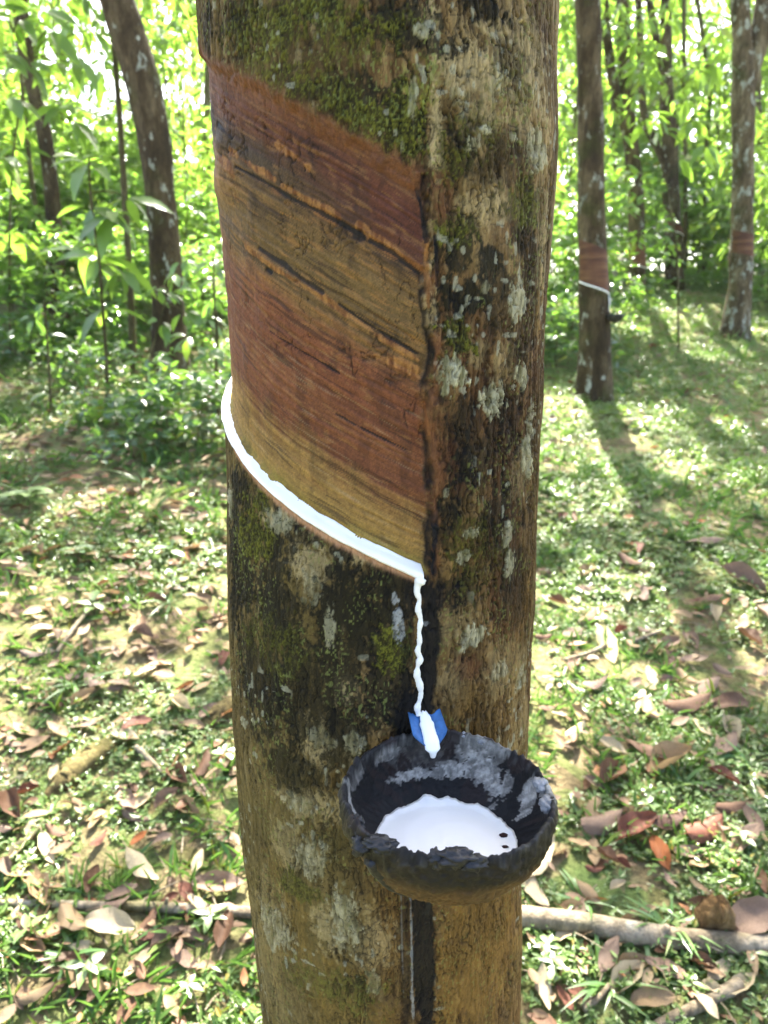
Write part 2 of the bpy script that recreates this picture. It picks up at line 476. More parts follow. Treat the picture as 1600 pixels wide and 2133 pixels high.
top_b = ot([(455, 126), (500, 155), (540, 180), (620, 215), (700, 250), (760, 288), (820, 326), (872, 362)])
bot_b = ot([(500, 944), (530, 990), (560, 1024), (630, 1074), (700, 1112), (780, 1154), (872, 1200)])
pt_top = np.polyfit(top_b[:, 0], top_b[:, 1], 2); pt_bot = np.polyfit(bot_b[:, 0], bot_b[:, 1], 2)
rb = ot([(882, 340), (886, 480), (890, 640), (892, 800), (892, 1000), (886, 1210)])
def line_eval(pf, U, lo):
    """the fitted edge, continued straight past the last seen point round the back"""
    Uc = np.maximum(U, lo); s = np.polyval(np.polyder(pf), lo)
    return np.polyval(pf, Uc) + s * np.minimum(U - lo, 0) * .9
def z_top(U): return line_eval(pt_top, U, top_b[0, 0])
def z_bot(U): return line_eval(pt_bot, U, bot_b[0, 0])
def u_right(Z): return np.interp(Z, rb[::-1, 1], rb[::-1, 0])
U_LEFT = -.112 * 2.75

# feature patches seen on the bark, (x, y, rx, ry) in photograph pixels, strength
FEAT = {
 'moss': [(640,20,90,60,.9),(560,60,110,70,.6),(720,70,130,70,.55),(842,262,62,88,1.25),(770,255,80,60,.8),(600,160,70,45,.8),(690,190,70,50,.5),(500,60,60,60,.5),
          (960,702,42,40,.9),(1000,270,70,60,.4),(930,320,30,60,.5),(520,1110,34,60,1),(540,1040,24,30,.8),(625,1850,46,24,1.1),(820,1345,42,50,.8),(980,1130,50,60,.5),(560,1330,60,60,.4),
          (700,2060,110,40,.6),(1070,200,50,40,.4),(1100,420,40,60,.5),(950,480,40,40,.6),(1010,1180,60,80,.4),(880,180,40,60,.5)],
 'mossdark': [(850,60,110,60,.9),(1010,20,60,36,.9),(750,205,110,55,.8),(640,195,50,26,.8),(1050,330,70,80,.55),(960,300,45,60,.6),(500,1150,36,180,.9),(570,1260,55,150,.85),
          (740,1290,105,160,.85),(820,1240,50,110,.85),(640,1440,125,140,.8),(540,1400,50,150,.7),(700,1530,90,70,.7),(800,1440,60,90,.8),(600,1600,70,46,.7),(958,520,46,50,1),(1010,545,36,40,.8),
          (965,620,52,50,.95),(1030,600,50,40,.6),(1090,450,36,90,.6),(1050,650,40,60,.5),(970,880,40,60,.6),(1060,880,40,90,.7),(1000,960,60,60,.6),(1040,1080,60,80,.7),(930,1080,36,80,.7),
          (970,1230,70,50,.6),(1090,720,26,100,.6),(480,40,50,50,.5),(430,60,20,60,.6),(1075,1230,30,90,.6),(700,1760,60,40,.5),(1110,560,24,120,.6),(840,1180,36,36,.8),(640,1110,60,30,.6),(1060,120,40,40,.5),
          (905,830,20,24,1.2),(910,540,10,60,1.1),(578,1260,11,240,1.0),(776,1440,14,130,.8),(905,1080,16,90,1.0),(905,740,12,50,.6)],
 'tan': [(905,60,18,90,.9),(908,270,20,110,1),(1000,150,80,60,.8),(1040,60,60,50,.6),(1110,140,36,100,.7),(1010,250,60,50,.6),(1080,240,40,60,.5),(650,1180,56,60,1),(690,1300,22,60,.9),
         (570,1085,40,30,.9),(700,1110,70,18,.8),(755,1165,40,24,.9),(720,1440,28,36,1),(740,1560,30,40,.9),(655,1545,46,56,1),(640,1675,60,40,1),(690,1930,46,56,.9),(560,1880,30,60,.4),(760,1960,60,60,.4),
         (560,2000,50,100,.35),(1040,430,40,50,.6),(1000,440,40,30,.5),(960,430,30,30,.4),(900,600,18,110,.7),(1050,760,26,60,.5),(1000,730,30,30,.5),(1080,990,20,60,.5),(960,1290,50,50,.5),(1050,1390,40,60,.5),
         (1090,1480,24,80,.6),(940,1420,40,40,.4),(1085,1380,14,40,.6),(610,1760,50,60,.8),(700,1690,40,30,.7),(860,30,30,30,.3),(1130,520,14,120,.5),(650,60,14,40,.4),(620,120,10,40,.4)],
 'lichen': [(945,780,31,38,1.3),(1030,834,25,36,1.2),(1075,634,17,36,1),(980,1108,15,12,1.1),(966,1162,12,14,1),(986,1322,27,25,1),(1098,945,10,40,1.1),(1116,320,18,42,.9),(876,68,16,14,1),(1066,286,10,9,1.2),
         (1005,272,13,10,1.1),(478,1040,6,36,1.2),(572,1930,30,34,.7),(716,1918,32,60,.75),(650,1790,30,44,.7),(1086,780,11,26,1),(1064,1175,9,26,.9),(740,1550,22,20,.8),(590,1088,30,22,.7),(1040,1400,20,16,.7),
         (690,1305,10,40,.7),(860,200,10,40,.6),(1030,180,14,30,.5),(950,210,16,24,.6),(985,300,18,16,.7),(1105,880,8,30,.9),(780,2050,16,26,.6),(508,1505,6,10,1.1),(530,1502,4,8,1.1),(650,1215,20,40,.5),(668,1540,26,20,.5),
         (1060,1110,9,24,.7),(1085,1410,10,24,.7),(1012,600,10,12,.5),(930,1030,8,12,.6),(566,1955,10,20,.8),(620,1675,30,16,.6)],
 'rust': [(930,430,24,50,.9),(912,380,24,30,.8),(938,960,36,60,1.1),(925,880,20,40,.8),(950,1010,40,30,.9),(976,1392,30,26,.9),(815,1240,20,30,.9),(1010,700,26,20,.4),(905,1160,16,50,.6),(1040,480,30,30,.3),(960,730,24,30,.5)],
 'yellow': [(1000,2000,110,170,.8),(680,2060,140,110,.65),(1085,1450,26,160,.7),(600,1950,70,150,.6),(1000,1460,60,60,.4),(960,1160,60,100,.3),(820,1980,40,160,.35),(1095,1250,20,80,.4),(800,1760,60,60,.3)],  # ochre bark, with rim sun and ground bounce put into the colour
 'wet': [(893,1350,22,170,1.3),(850,1330,14,130,.6),(884,2000,26,190,1.25),(845,2000,12,180,.6),(860,1500,30,60,1.2),(915,1240,14,40,.9)],
 'splash': [(828,1282,10,36,1.0),(838,1310,6,26,.9),(822,1250,6,14,.9),(858,1990,2.2,120,.6),(860,2090,3,50,.7),(838,1960,1.8,90,.3),(890,1300,8,6,.6)],
}
def scaled_feats():
    out = {}
    for k, L in FEAT.items():
        out[k] = []
        for (x, y, rx, ry, s) in L:
            u, z = on_trunk(x, y)
            u2, _ = on_trunk(min(x + 4, 1095) if x < 1090 else x - 4, y)
            d = ray(x, y); dep = .40 / d[1]
            mx = abs(u2 - u) / 4 if abs(u2 - u) > 0 else dep / F_PX
            mx = min(mx, 3 * dep / F_PX)
            _, z2 = on_trunk(x, y + 4)
            out[k].append((u, z, rx * mx, ry * abs(z2 - z) / 4, s))
    return out

STROKES = {
 'black': [([(523,515),(575,548),(612,576),(662,606)],6.5,.5),([(700,632),(760,672),(820,706),(876,737)],3.6,.9),([(480,345),(530,370),(590,405),(660,440),(720,470),(752,490)],4.2,1.0),([(770,500),(820,524),(876,566)],4,.9),
           ([(872,392),(882,430),(887,470),(890,502)],4,.4),([(906,492),(912,545),(912,592)],4.5,.5),([(742,486),(750,492)],9,.7),([(436,256),(452,268),(470,284)],4,.8),([(540,560),(548,566)],5,.6),([(900,815),(908,838)],11,.6),
           ([(904,900),(906,1000),(908,1100),(904,1190)],5,1.3),([(690,864),(760,900),(850,940)],1.6,2.2),([(545,690),(640,745),(700,778)],1.4,2.4)],
 'orange': [([(470,312),(500,336),(560,371)],6.5,1.1),([(575,382),(640,416),(700,447)],6,1.0),([(745,468),(790,500),(850,535),(880,556)],6,1.1),([(496,512),(530,536),(580,570),(640,604),(700,642),(800,706),(876,750)],5.5,1.0),([(565,295),(600,318),(632,342)],8,1.1),
            ([(890,500),(890,560),(894,640)],4.5,.9),([(780,740),(830,762),(880,790)],6,1.1),([(830,755),(870,770)],9,1.0),([(452,330),(470,345),(478,366)],9,1.0),([(885,840),(892,900)],6,1.2)],
}
def seg_dist(U, Z, P):
    d = np.full(U.shape, 9.0, np.float32)
    for a, c in zip(P[:-1], P[1:]):
        e = c - a; L2 = max(float(e @ e), 1e-12)
        t = np.clip(((U - a[0]) * e[0] + (Z - a[1]) * e[1]) / L2, 0, 1)
        d = np.minimum(d, np.hypot(U - a[0] - t * e[0], Z - a[1] - t * e[1]))
    return d
def build_trunk():
    th = np.concatenate([np.linspace(-PI, -1.8, 30)[:-1], np.linspace(-1.8, 1.8, 760), np.linspace(1.8, PI, 30)[1:]])
    zz = np.concatenate([np.linspace(0.0, .67, 40)[:-1], np.linspace(.67, 1.50, 1120), np.linspace(1.50, 2.1, 300)[1:-1], np.linspace(2.1, 7.2, 260)])
    TH, Z = np.meshgrid(th, zz); TH = TH.astype(np.float32); Z = Z.astype(np.float32)
    U = RT * TH
    cx, cyy, r = trunk_axis(Z)
    # warped coordinates for ragged edges
    w1 = fbm(U * 90, Z * 60, 4, 1) - .5; w2 = fbm(U * 90 + 40, Z * 60 + 9, 4, 3) - .5
    w3 = fbm(U * 400, Z * 260, 3, 5) - .5
    M = {}
    for k, L in scaled_feats().items():
        m = np.zeros_like(U)
        for (u, z, ru, rz, s) in L:
            sel = (np.abs(U - u) < ru * 2.2) & (np.abs(Z - z) < rz * 2.2)
            if not sel.any(): continue
            d = np.sqrt(((U[sel] - u) / ru) ** 2 + ((Z[sel] - z) / rz) ** 2)
            amp = 1.3 if k in ('moss', 'mossdark', 'tan', 'yellow') else .8
            d = d + w1[sel] * amp + w3[sel] * (1.6 if k != 'wet' else .6)
            v = sstep(1.15, .68, d) * s if k in ('moss', 'mossdark', 'tan', 'yellow', 'rust') else sstep(1.12, .82, d) * s
            m[sel] = np.maximum(m[sel], v)
        M[k] = np.clip(m, 0, 1.3)
    zt = z_top(U) + w2 * .010 + w3 * .003; zb = z_bot(U) + w2 * .0016
    ur = u_right(Z) + w1 * .010 + (fbm(Z * 26, Z * 0 + 2, 4, 3) - .5) * .005
    # ---------------- relief
    f_lo = fbm(U * 22, Z * 10, 3, 2); f_mid = fbm(U * 75, Z * 34, 4, 4); f_hi = fbm(U * 360, Z * 90, 4, 6)
    crack = 1 - np.abs(2 * fbm(U * 300 + w1 * 5, Z * 42 + w2 * 5, 2, 7) - 1)          # long vertical fissures
    crack = sstep(.80, .97, crack) * sstep(.3, .55, fbm(U * 40 + 8, Z * 22, 3, 6))
    crack2 = 1 - np.abs(2 * fbm(U * 150 + w2 * 9, Z * 190, 2, 9) - 1); crack2 = sstep(.92, .995, crack2)
    fib = fbm(U * 480 + w1 * 4, Z * 36, 4, 2); fib_gap = sstep(.50, .36, fib)                       # fibrous outer bark
    plate = sstep(.40, .60, fbm(U * 120 + 5, Z * 28 + w1 * 2, 3, 9))
    bark_d = (f_lo - .5) * .005 + (f_mid - .5) * .0012 + (f_hi - .5) * .0006 - crack * .0009 - crack2 * .0004 - fib_gap * .0006 + plate * .0004
    rough_r = sstep(.02, .09, U)
    bark_d = bark_d - crack * .0006 * rough_r
    tuft = fbm(U * 1100, Z * 800, 2, 10) * .62 + .38 * fbm(U * 330, Z * 210, 3, 1)
    bark_d += M['moss'] * (tuft - .25) * .0014 + M['mossdark'] * (tuft - .4) * .0008
    bark_d += M['lichen'] * (.0006 + (f_hi - .5) * .001) * (1 - crack2 * .6)
    # inside the tapped panel
    hgt = np.maximum(z_top(U) - z_bot(U), .05)
    s = (z_top(U) - Z) / hgt
    swp = s + (fbm(U * 30, Z * 60, 3, 8) - .5) * .022
    ss_ = s + (fbm(U * 14, Z * 20, 2, 8) - .5) * .008; strk = fbm(U * 13 + 3, ss_ * 120, 4, 3); strk2 = fbm(U * 60, ss_ * 420, 3, 5)
    inpan = sstep(-.002, .0035, zt - Z) * sstep(-.002, .0035, Z - zb) * sstep(-.0018, .0025, ur - U) * sstep(0, .01, U - U_LEFT)
    depth = sstep(-.001, .010, zt - Z) * .0045 * (1 - sstep(0, .6, s) * 0) + sstep(.1, .7, s) * .0022
    shelf = sstep(-.003, .0075, Z - zb)                            # bevel of the fresh cut
    rstep = sstep(-.002, .003, ur - U)
    pan_d = -depth * shelf * rstep * sstep(0, .01, U - U_LEFT) * (zt - Z > -.002)
    pan_d = pan_d + inpan * ((strk - .5) * .0014 + (strk2 - .5) * .0007 + (f_mid - .5) * .0018)
    ub, zbm = on_trunk(452, 372)
    knob = np.exp(-(((U - ub) / .022) ** 2 + ((Z - zbm) / .012) ** 2)); ub2, zb2 = on_trunk(450, 300)
    pan_d += inpan * knob * .0050 + inpan * np.exp(-(((U - ub2) / .014) ** 2 + ((Z - zb2) / .008) ** 2)) * .003
    lineA = np.exp(-((swp - .222) / .007) ** 2); lineB = np.exp(-((swp - .432) / .006) ** 2)
    brk = fbm(U * 60, Z * 25, 3, 1)
    lineA *= sstep(.28, .42, brk)
    ug0, _ = on_trunk(528, 522); ug1, _ = on_trunk(662, 605)
    gash = np.exp(-((s - .428 + (fbm(U * 70, Z * 9, 2, 2) - .5) * .012) / .0085) ** 2) * sstep(ug0 - .003, ug0 + .004, U) * (1 - sstep(ug1 - .003, ug1 + .003, U))
    tail = lineB * sstep(ug1, ug1 + .01, U) * sstep(.4, .52, fbm(U * 45 + 5, Z * 20, 3, 6))
    gash = gash * 0; tail = tail * .4; lineA = lineA * .4
    pan_d -= inpan * (lineA * .0012 + gash * .0022 + tail * .0008)
    vcr = sstep(.93, .99, 1 - np.abs(2 * fbm(U * 120 + w1 * 5, Z * 28, 2, 11) - 1)) * sstep(.45, .6, fbm(U * 40, Z * 30, 2, 3)) # drying cracks
    pan_d -= inpan * vcr * .0009 * (s < .62)
    ridge = np.exp(-((U - ur - .0035) / .003) ** 2) * sstep(0, .02, Z - zb) * (zt - Z > -.01)
    guide = np.exp(-((U - ur) / .0013) ** 2) * sstep(.35, .55, fbm(U * 20, Z * 50, 2, 4)) * (zt - Z > 0) * (Z > zb)
    disp = bark_d * (1 - inpan * .92) + pan_d + ridge * .0009 - guide * .002
    wet = M['wet']; disp -= wet * .0006
    ST = {}
    for k_, L_ in STROKES.items():
        m = np.zeros_like(U)
        for pts_, hw, rg in L_:
            P_ = ot(pts_); wd_ = hw * .41 / F_PX
            sel = (U > P_[:, 0].min() - .02) & (U < P_[:, 0].max() + .02) & (Z > P_[:, 1].min() - .02) & (Z < P_[:, 1].max() + .02)
            us, zs_ = U[sel], Z[sel]
            q_ = fbm(us * 130, zs_ * 130, 4, 4) - .5; q2 = fbm(us * 50 + 3, zs_ * 50, 3, 7) - .5
            dd_ = seg_dist(us, zs_, P_) / wd_ + q_ * 2.2 * rg + q2 * 2.0 * rg
            m[sel] = np.maximum(m[sel], sstep(1.15, .65, dd_))
        ST[k_] = m
    disp -= ST['black'] * .0008; disp += ST['orange'] * .0002
    # ---------------- colour
    k = .64
    C = lambda *c: np.array(hx(*c, k=k), np.float32)
    def mix(a, b, t): return a + (b - a) * np.clip(t, 0, 1)[..., None]
    col = mix(np.broadcast_to(C(92, 64, 36), U.shape + (3,)), C(150, 118, 78), sstep(.35, .68, f_mid * .6 + f_hi * .4))
    col = mix(col, C(128, 104, 60), sstep(.45, .65, f_lo) * .5)
    # left side is greener, upper right greyer
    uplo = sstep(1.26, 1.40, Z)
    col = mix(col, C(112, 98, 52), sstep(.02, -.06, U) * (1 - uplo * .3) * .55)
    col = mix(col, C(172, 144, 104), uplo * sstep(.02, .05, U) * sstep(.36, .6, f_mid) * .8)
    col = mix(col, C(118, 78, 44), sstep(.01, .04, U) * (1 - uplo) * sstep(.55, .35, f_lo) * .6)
    flk = sstep(.63, .74, fbm(U * 170, Z * 60, 4, 2))
    col = mix(col, C(176, 140, 96), flk * sstep(.0, .05, U) * .6 + flk * .15)
    col = mix(col, C(186, 158, 116), sstep(.55, .72, fib) * plate * .32 * (1 - M['mossdark'] * .6))
    col = mix(col, C(64, 44, 26), fib_gap * .40 * (.4 + .6 * rough_r))
    col = mix(col, C(70, 48, 28), (1 - plate) * .22 * rough_r)
    col = mix(col, C(156, 116, 52), M['yellow'] * .75)
    col = mix(col, C(206, 182, 142) , M['tan'] * (.55 + .7 * f_hi) * .85)
    col = mix(col, C(112, 62, 42), M['rust'] * .6)
    dk = sstep(.5, .7, fbm(U * 60 + 7, Z * 28, 4, 9)) * .5
    col = mix(col, C(44, 37, 18), np.clip(M['mossdark'] * (1 - .22 * rough_r) * (.64 + .9 * sstep(.25, .62, tuft * .5 + f_hi * .5)), 0, .93) + dk * .6)
    ms = np.clip(M['moss'] * (.2 + 1.3 * sstep(.28, .6, tuft * .6 + f_mid * .4)), 0, 1)
    mcol = mix(np.broadcast_to(C(56, 52, 16), U.shape + (3,)), C(118, 116, 38), sstep(.36, .7, tuft))
    col = mix(col, mcol, ms)
    spk = sstep(.74, .80, vn(U * 800, Z * 600, 6)) * sstep(.5, .62, fbm(U * 45, Z * 30, 3, 5))
    col = mix(col, C(150, 158, 90), spk * .5)
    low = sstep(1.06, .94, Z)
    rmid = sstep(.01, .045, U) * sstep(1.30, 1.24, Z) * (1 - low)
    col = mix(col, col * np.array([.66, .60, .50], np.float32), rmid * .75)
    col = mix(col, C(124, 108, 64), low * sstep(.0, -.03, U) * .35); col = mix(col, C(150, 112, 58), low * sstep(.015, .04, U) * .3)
    col = col * np.array([.96, .97, .80], np.float32) * (.66 + .68 * fbm(U * 42 + 3, Z * 20, 4, 7))[..., None]
    lc = mix(np.broadcast_to(C(132, 126, 88), U.shape + (3,)), C(206, 198, 158), sstep(.3, .65, f_hi))
    col = mix(col, lc, M['lichen'] * .8 * (1 - crack2 * .7) * (.6 + .6 * f_mid))
    spk2 = sstep(.80, .86, vn(U * 260 + 30, Z * 200, 8)) * sstep(.52, .62, fbm(U * 30 + 9, Z * 22, 2, 2))
    col = mix(col, C(190, 188, 160), spk2 * .55)
    col = mix(col, C(24, 20, 16), np.clip(wet * .9, 0, .95))
    col = mix(col, C(184, 184, 178), np.clip(M['splash'], 0, 1) * .75)
    col = col * (1 - np.clip(crack * .58 + crack2 * .45, 0, .8) * (1 - M['lichen'] * .35))[..., None]
    # panel colours from the old top edge (s = 0) to the fresh cut (s = 1)
    st = [0, .03, .07, .12, .155, .19, .21, .235, .27, .33, .40, .425, .45, .49, .54, .62, .70, .78, .82, .86, .91, .96, 1.0]
    pc = [(138,84,58),(124,70,48),(112,58,40),(104,56,40),(88,62,46),(92,68,48),(98,74,48),(118,84,50),(134,100,62),(132,100,60),(122,92,56),(112,82,50),(146,104,60),(146,90,56),(142,76,50),(132,68,46),(146,82,54),(128,66,44),(150,100,58),(184,136,80),(186,138,78),(184,140,76),(160,124,56)]
    pc = np.array([C(*c) for c in pc]) * np.array([.97, 1.02, .90])
    pc = pc * .80 + .20 * pc.mean(0)
    sw = np.clip(swp + (strk - .5) * .10 + (f_mid - .5) * .07 + (f_lo - .5) * .05, 0, 1)
    P = np.stack([np.interp(sw, st, pc[:, i]) for i in range(3)], -1).astype(np.float32)
    # redder towards the right in the upper band
    P = mix(P, C(108, 58, 44), sstep(.04, .1, s) * sstep(.24, .19, s) * sstep(-.06, .01, U) * .75)
    P = mix(P, C(74, 60, 42), sstep(.12, .15, swp) * sstep(.21, .18, swp) * sstep(-.04, -.075, U) * .55)
    P = P * (.66 + .68 * strk[..., None]) * (.74 + .52 * strk2[..., None]) * (.8 + .4 * f_hi[..., None])
    P = mix(P, C(196, 132, 66), sstep(.62, .75, fbm(U * 55, swp * 160, 3, 10)) * .45 * (s > .2) * (s < .47))
    P = mix(P, C(190, 118, 56), lineA * sstep(.46, .56, fbm(U * 80, Z * 70, 3, 2)) * 1.0 + 0)
    P = mix(P, C(26, 22, 22), lineA * sstep(.52, .44, fbm(U * 80, Z * 70, 3, 2)) * 1.0 + tail * .85)
    P = mix(P, C(30, 34, 36), gash * 1.15)
    P = mix(P, C(186, 138, 92), (knob * .8) * sstep(.4, .6, f_mid))
    P = mix(P, C(30, 24, 20), vcr * .6 * (s < .62))
    P = mix(P, C(150, 140, 44), sstep(.93, .99, s) * sstep(.45, .62, fbm(U * 45, Z * 30, 3, 4)) * .5)
    P = mix(P, C(60, 40, 24), sstep(.60, .72, f_mid) * .35)
    P = mix(P, C(176, 124, 72), sstep(.60, .74, fbm(U * 110, ss_ * 90, 3, 6)) * .4)
    P = mix(P, C(208, 178, 140), sstep(.66, .80, fbm(U * 40, ss_ * 150, 3, 8)) * .25 * (s > .5))
    P = mix(P, C(44, 30, 22), sstep(.64, .74, fbm(U * 28 + 3, swp * 90, 3, 7)) * .55)
    P = P * np.array([.97, 1.01, .92], np.float32)
    col = mix(col, P, inpan)
    col = mix(col, mix(np.broadcast_to(C(136, 80, 34), U.shape + (3,)), C(196, 136, 72), sstep(.35, .65, f_hi)), ST['orange'] * .7)
    col = mix(col, C(30, 30, 32), ST['black'] * .85)
    # callus beside the panel, bare orange fuzz over its top edge
    col = mix(col, C(150, 98, 58), ridge * .7 * sstep(.4, .55, f_mid))
    fz = np.exp(-((zt - Z - .004) / .006) ** 2) * (U < ur) * (U > U_LEFT)
    col = mix(col, C(132, 84, 56), fz * .65)
    col = mix(col, C(22, 18, 16), guide * .9)
    # pink brown lip of fresh bark just under the latex
    lip = np.exp(-((Z - zb + .0030) / .0022) ** 2) * (U < ur + .001) * (U > U_LEFT)
    col = mix(col, C(214, 160, 116), lip * .95)
    R = r + disp
    V = np.stack([cx + R * np.sin(TH), cyy - R * np.cos(TH), Z], -1).reshape(-1, 3)
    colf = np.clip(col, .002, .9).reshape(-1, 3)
    nT, nZ = len(th), len(zz)
    i = np.arange(nZ - 1)[:, None] * nT + np.arange(nT)[None]; jn = np.arange(nZ - 1)[:, None] * nT + (np.arange(nT)[None] + 1) % nT
    Fq = np.stack([i, jn, jn + nT, i + nT], -1)[:, :-1].reshape(-1, 4)
    seam = np.stack([i, jn, jn + nT, i + nT], -1)[:, -1]
    ip = inpan.reshape(-1)
    pm = ip[Fq].mean(1) > .5
    return V, colf, Fq, pm
def sub_mesh(V, C, F):
    used = np.unique(F); m = np.full(len(V), -1, np.int64); m[used] = np.arange(len(used))
    return V[used], C[used], m[F]

bx, by, _ = [float(v) for v in trunk_axis(.1)]
TREE_LOC = np.array([bx, by, float(ground_h(bx, by))])
tree = empty('rubber_tree', TREE_LOC, 'big mossy rubber tree in front with a tapped panel, blue spout and cup', 'tree', 'rubber trees')
Vt, Ct, Ft, pm = build_trunk()
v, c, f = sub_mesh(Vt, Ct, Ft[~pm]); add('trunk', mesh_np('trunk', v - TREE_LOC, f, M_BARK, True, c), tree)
v, c, f = sub_mesh(Vt, Ct, Ft[pm]); add('tapping_panel', mesh_np('tapping_panel', v - TREE_LOC, f, M_PANEL, True, c), tree)

def surf(U, Z, off=0.0):
    cx, cyy, r = trunk_axis(Z)
    th = U / RT
    return np.stack([cx + (r + off) * np.sin(th), cyy - (r + off) * np.cos(th), Z + 0 * U], -1)

# ------------------------------------------------------------------ latex
u_end, z_end = on_trunk(878, 1206)
latex = empty('latex_stream', surf(np.array(u_end), np.array(z_end)), 'white latex running down the cut and trickling to the blue spout', 'latex')
LLOC = np.array(latex.location)
Us = np.linspace(-.112 * 2.5, u_end + .0012, 420)
Zc = z_bot(Us) + .0016 + .0012 * (fbm(Us * 45, Us * 0 + 8, 3, 5) - .5)
halfw = .0041 + .0022 * (fbm(Us * 70, Us * 0 + 3, 4, 2) - .5) - .0022 * sstep(u_end - .02, u_end, Us) * 0
halfw = halfw * (1 - .38 * sstep(-.01, -.10, Us))
prof = np.linspace(-1, 1, 13)
rows = []
for t in prof:
    zz_ = Zc + halfw * t
    base = -.0064 * sstep(-.55, .9, t) * np.ones_like(Us)
    bulge = .0013 * (1 - t * t) ** .5 + .0003 + .0008 * (fbm(Us * 90, Us * 0 + t * 3 + 5, 3, 6) - .5)
    rows.append(surf(Us, zz_, base + bulge + .0006 * (fbm(Us * 200, Us * 0 + t * 2, 2, 4) - .5)))
for t in prof[::-1][1:-1]:
    rows.append(surf(Us, Zc + halfw * t, -.0064 * sstep(-.55, .9, t) - .003))
G = np.stack(rows, 0); m_, n_ = G.shape[:2]
ii = np.arange(m_)[:, None] * n_ + np.arange(n_ - 1)[None]; jj = ((np.arange(m_) + 1) % m_)[:, None] * n_ + np.arange(n_ - 1)[None]
Fq = np.stack([ii, ii + 1, jj + 1, jj], -1).reshape(-1, 4)
cap0 = np.arange(m_) * n_ + n_ - 1
Vg = G.reshape(-1, 3); Vg = np.concatenate([Vg, Vg[cap0].mean(0)[None] + np.array([[.001, -.001, 0]])])
capF = np.stack([cap0, np.full(m_, len(Vg) - 1), np.roll(cap0, -1)], -1)
add('latex_in_groove', mesh_np('latex_in_groove', Vg - LLOC, [Fq, capF], M_LATEX), latex)
# trickle
tp = [(880,1204),(872,1216),(869,1234),(874,1250),(871,1266),(876,1290),(873,1318),(874,1340),(870,1356),(875,1372),(871,1386),(869,1408),(874,1424),(877,1444),(875,1458),(870,1476),(873,1490)]
tu = ot(tp); TP = surf(tu[:, 0], tu[:, 1], -.0005)
TPs = smooth_path(TP, 170)
tt = np.linspace(0, 1, 170)
tr = (.0018 + .0005 * np.sin(tt * 60 + 9 * tt * tt) * (vn(tt * 14, tt * 0, 3)) + .0016 * (fbm(tt * 22, tt * 0 + 4, 4, 1) - .5)) * (1 + 1.0 * np.exp(-(tt / .05) ** 2))
v, f = tube(TPs, tr, 12); add('latex_trickle', mesh_np('latex_trickle', v - LLOC, f, M_LATEX), latex)

# ------------------------------------------------------------------ blue spout
su, sz = on_trunk(884, 1490)
sp0 = surf(np.array(su), np.array(sz), -.004)
thn = su / RT; OUT = np.array([math.sin(thn), -math.cos(thn), 0]); SIDE = np.array([math.cos(thn), math.sin(thn), 0])
spout = empty('latex_spout', sp0, 'small blue bent metal spout pushed into the bark above the cup', 'spout')
def trough(a, b, wa, wb, da, db, n=14, thick=.0007, k=9):
    """bent sheet from a to b; returns inner surface points too"""
    ax = (b - a) / np.linalg.norm(b - a); upv = nrm(np.cross(np.cross(ax, SIDE), ax) * -1)
    upv = np.cross(SIDE, ax); upv = upv if upv[2] > 0 else -upv
    s = np.linspace(-1, 1, k); u = np.linspace(0, 1, n)
    L_ = np.linalg.norm(b - a)
    Pt = []
    for ui in u:
        wd = wa * (1 - .75 * np.clip((ui - .70) / .30, 0, 1) ** 1.3) * (1 + .10 * ui); dd = (da + (db - da) * ui) * (wd / wa)
        tipcut = 1.0 - .0
        row = a + (b - a) * ui + SIDE * (s * wd / 2)[:, None] + upv * (np.abs(s) ** 1.5 * dd)[:, None]
        row = row - ax * ((np.abs(s) ** 1.6) * L_ * .13 * (1 - ui))[:, None]
        Pt.append(row)
    return np.stack(Pt), upv, ax
a_ = sp0 + OUT * .001; b_ = a_ + OUT * .0205 + np.array([0, 0, -.0122])
T_in, upv, axv = trough(a_, b_, .0205, .0185, .0036, .0040)
n0, k0 = T_in.shape[:2]
Vs = np.concatenate([T_in.reshape(-1, 3), (T_in - upv * .0008).reshape(-1, 3)])
ii = np.arange(n0 - 1)[:, None] * k0 + np.arange(k0 - 1)[None]
F1 = np.stack([ii, ii + 1, ii + k0 + 1, ii + k0], -1).reshape(-1, 4); F2 = F1[:, ::-1] + n0 * k0
bd = list(range(k0)) + [k0 * r_ + k0 - 1 for r_ in range(1, n0)] + list(range(k0 * n0 - 2, k0 * (n0 - 1) - 1, -1)) + [k0 * r_ for r_ in range(n0 - 2, 0, -1)]
bd = np.array(bd); F3 = np.stack([bd, np.roll(bd, -1), np.roll(bd, -1) + n0 * k0, bd + n0 * k0], -1)
add('spout_sheet', mesh_np('spout_sheet', Vs - sp0, [F1, F2, F3], M_SPOUT), spout)
# latex lying in the spout and the drop at its tip
q = np.linspace(0, 1, 40)
lat_c = [a_ + upv * .0030 + axv * 0.0, a_ + (b_ - a_) * .3 + upv * .0018, a_ + (b_ - a_) * .6 + upv * .0015, a_ + (b_ - a_) * .9 + upv * .0012, b_ + axv * .001 - np.array([0, 0, .0010]), b_ + axv * .0012 - np.array([0, 0, .0048])]
pth = smooth_path(lat_c, 40)
rr_ = np.interp(q, [0, .12, .3, .5, .7, .82, .9, 1], [.0015, .0030, .0048, .0043, .0050, .0048, .0024, .0016]) * (1 + .25 * (fbm(q * 14, q * 0, 2, 5) - .5))
v, f = tube(pth, rr_, 14)
cc = np.repeat(pth, 14, 0); vv = v[:-2]
rel = vv - cc; hh = rel @ upv
vv = vv - (hh * .62 * np.repeat(1 - sstep(.84, .95, q), 14))[:, None] * upv
v = np.concatenate([vv, v[-2:]])
add('latex_on_spout', mesh_np('latex_on_spout', v - LLOC, f, M_LATEX), latex)

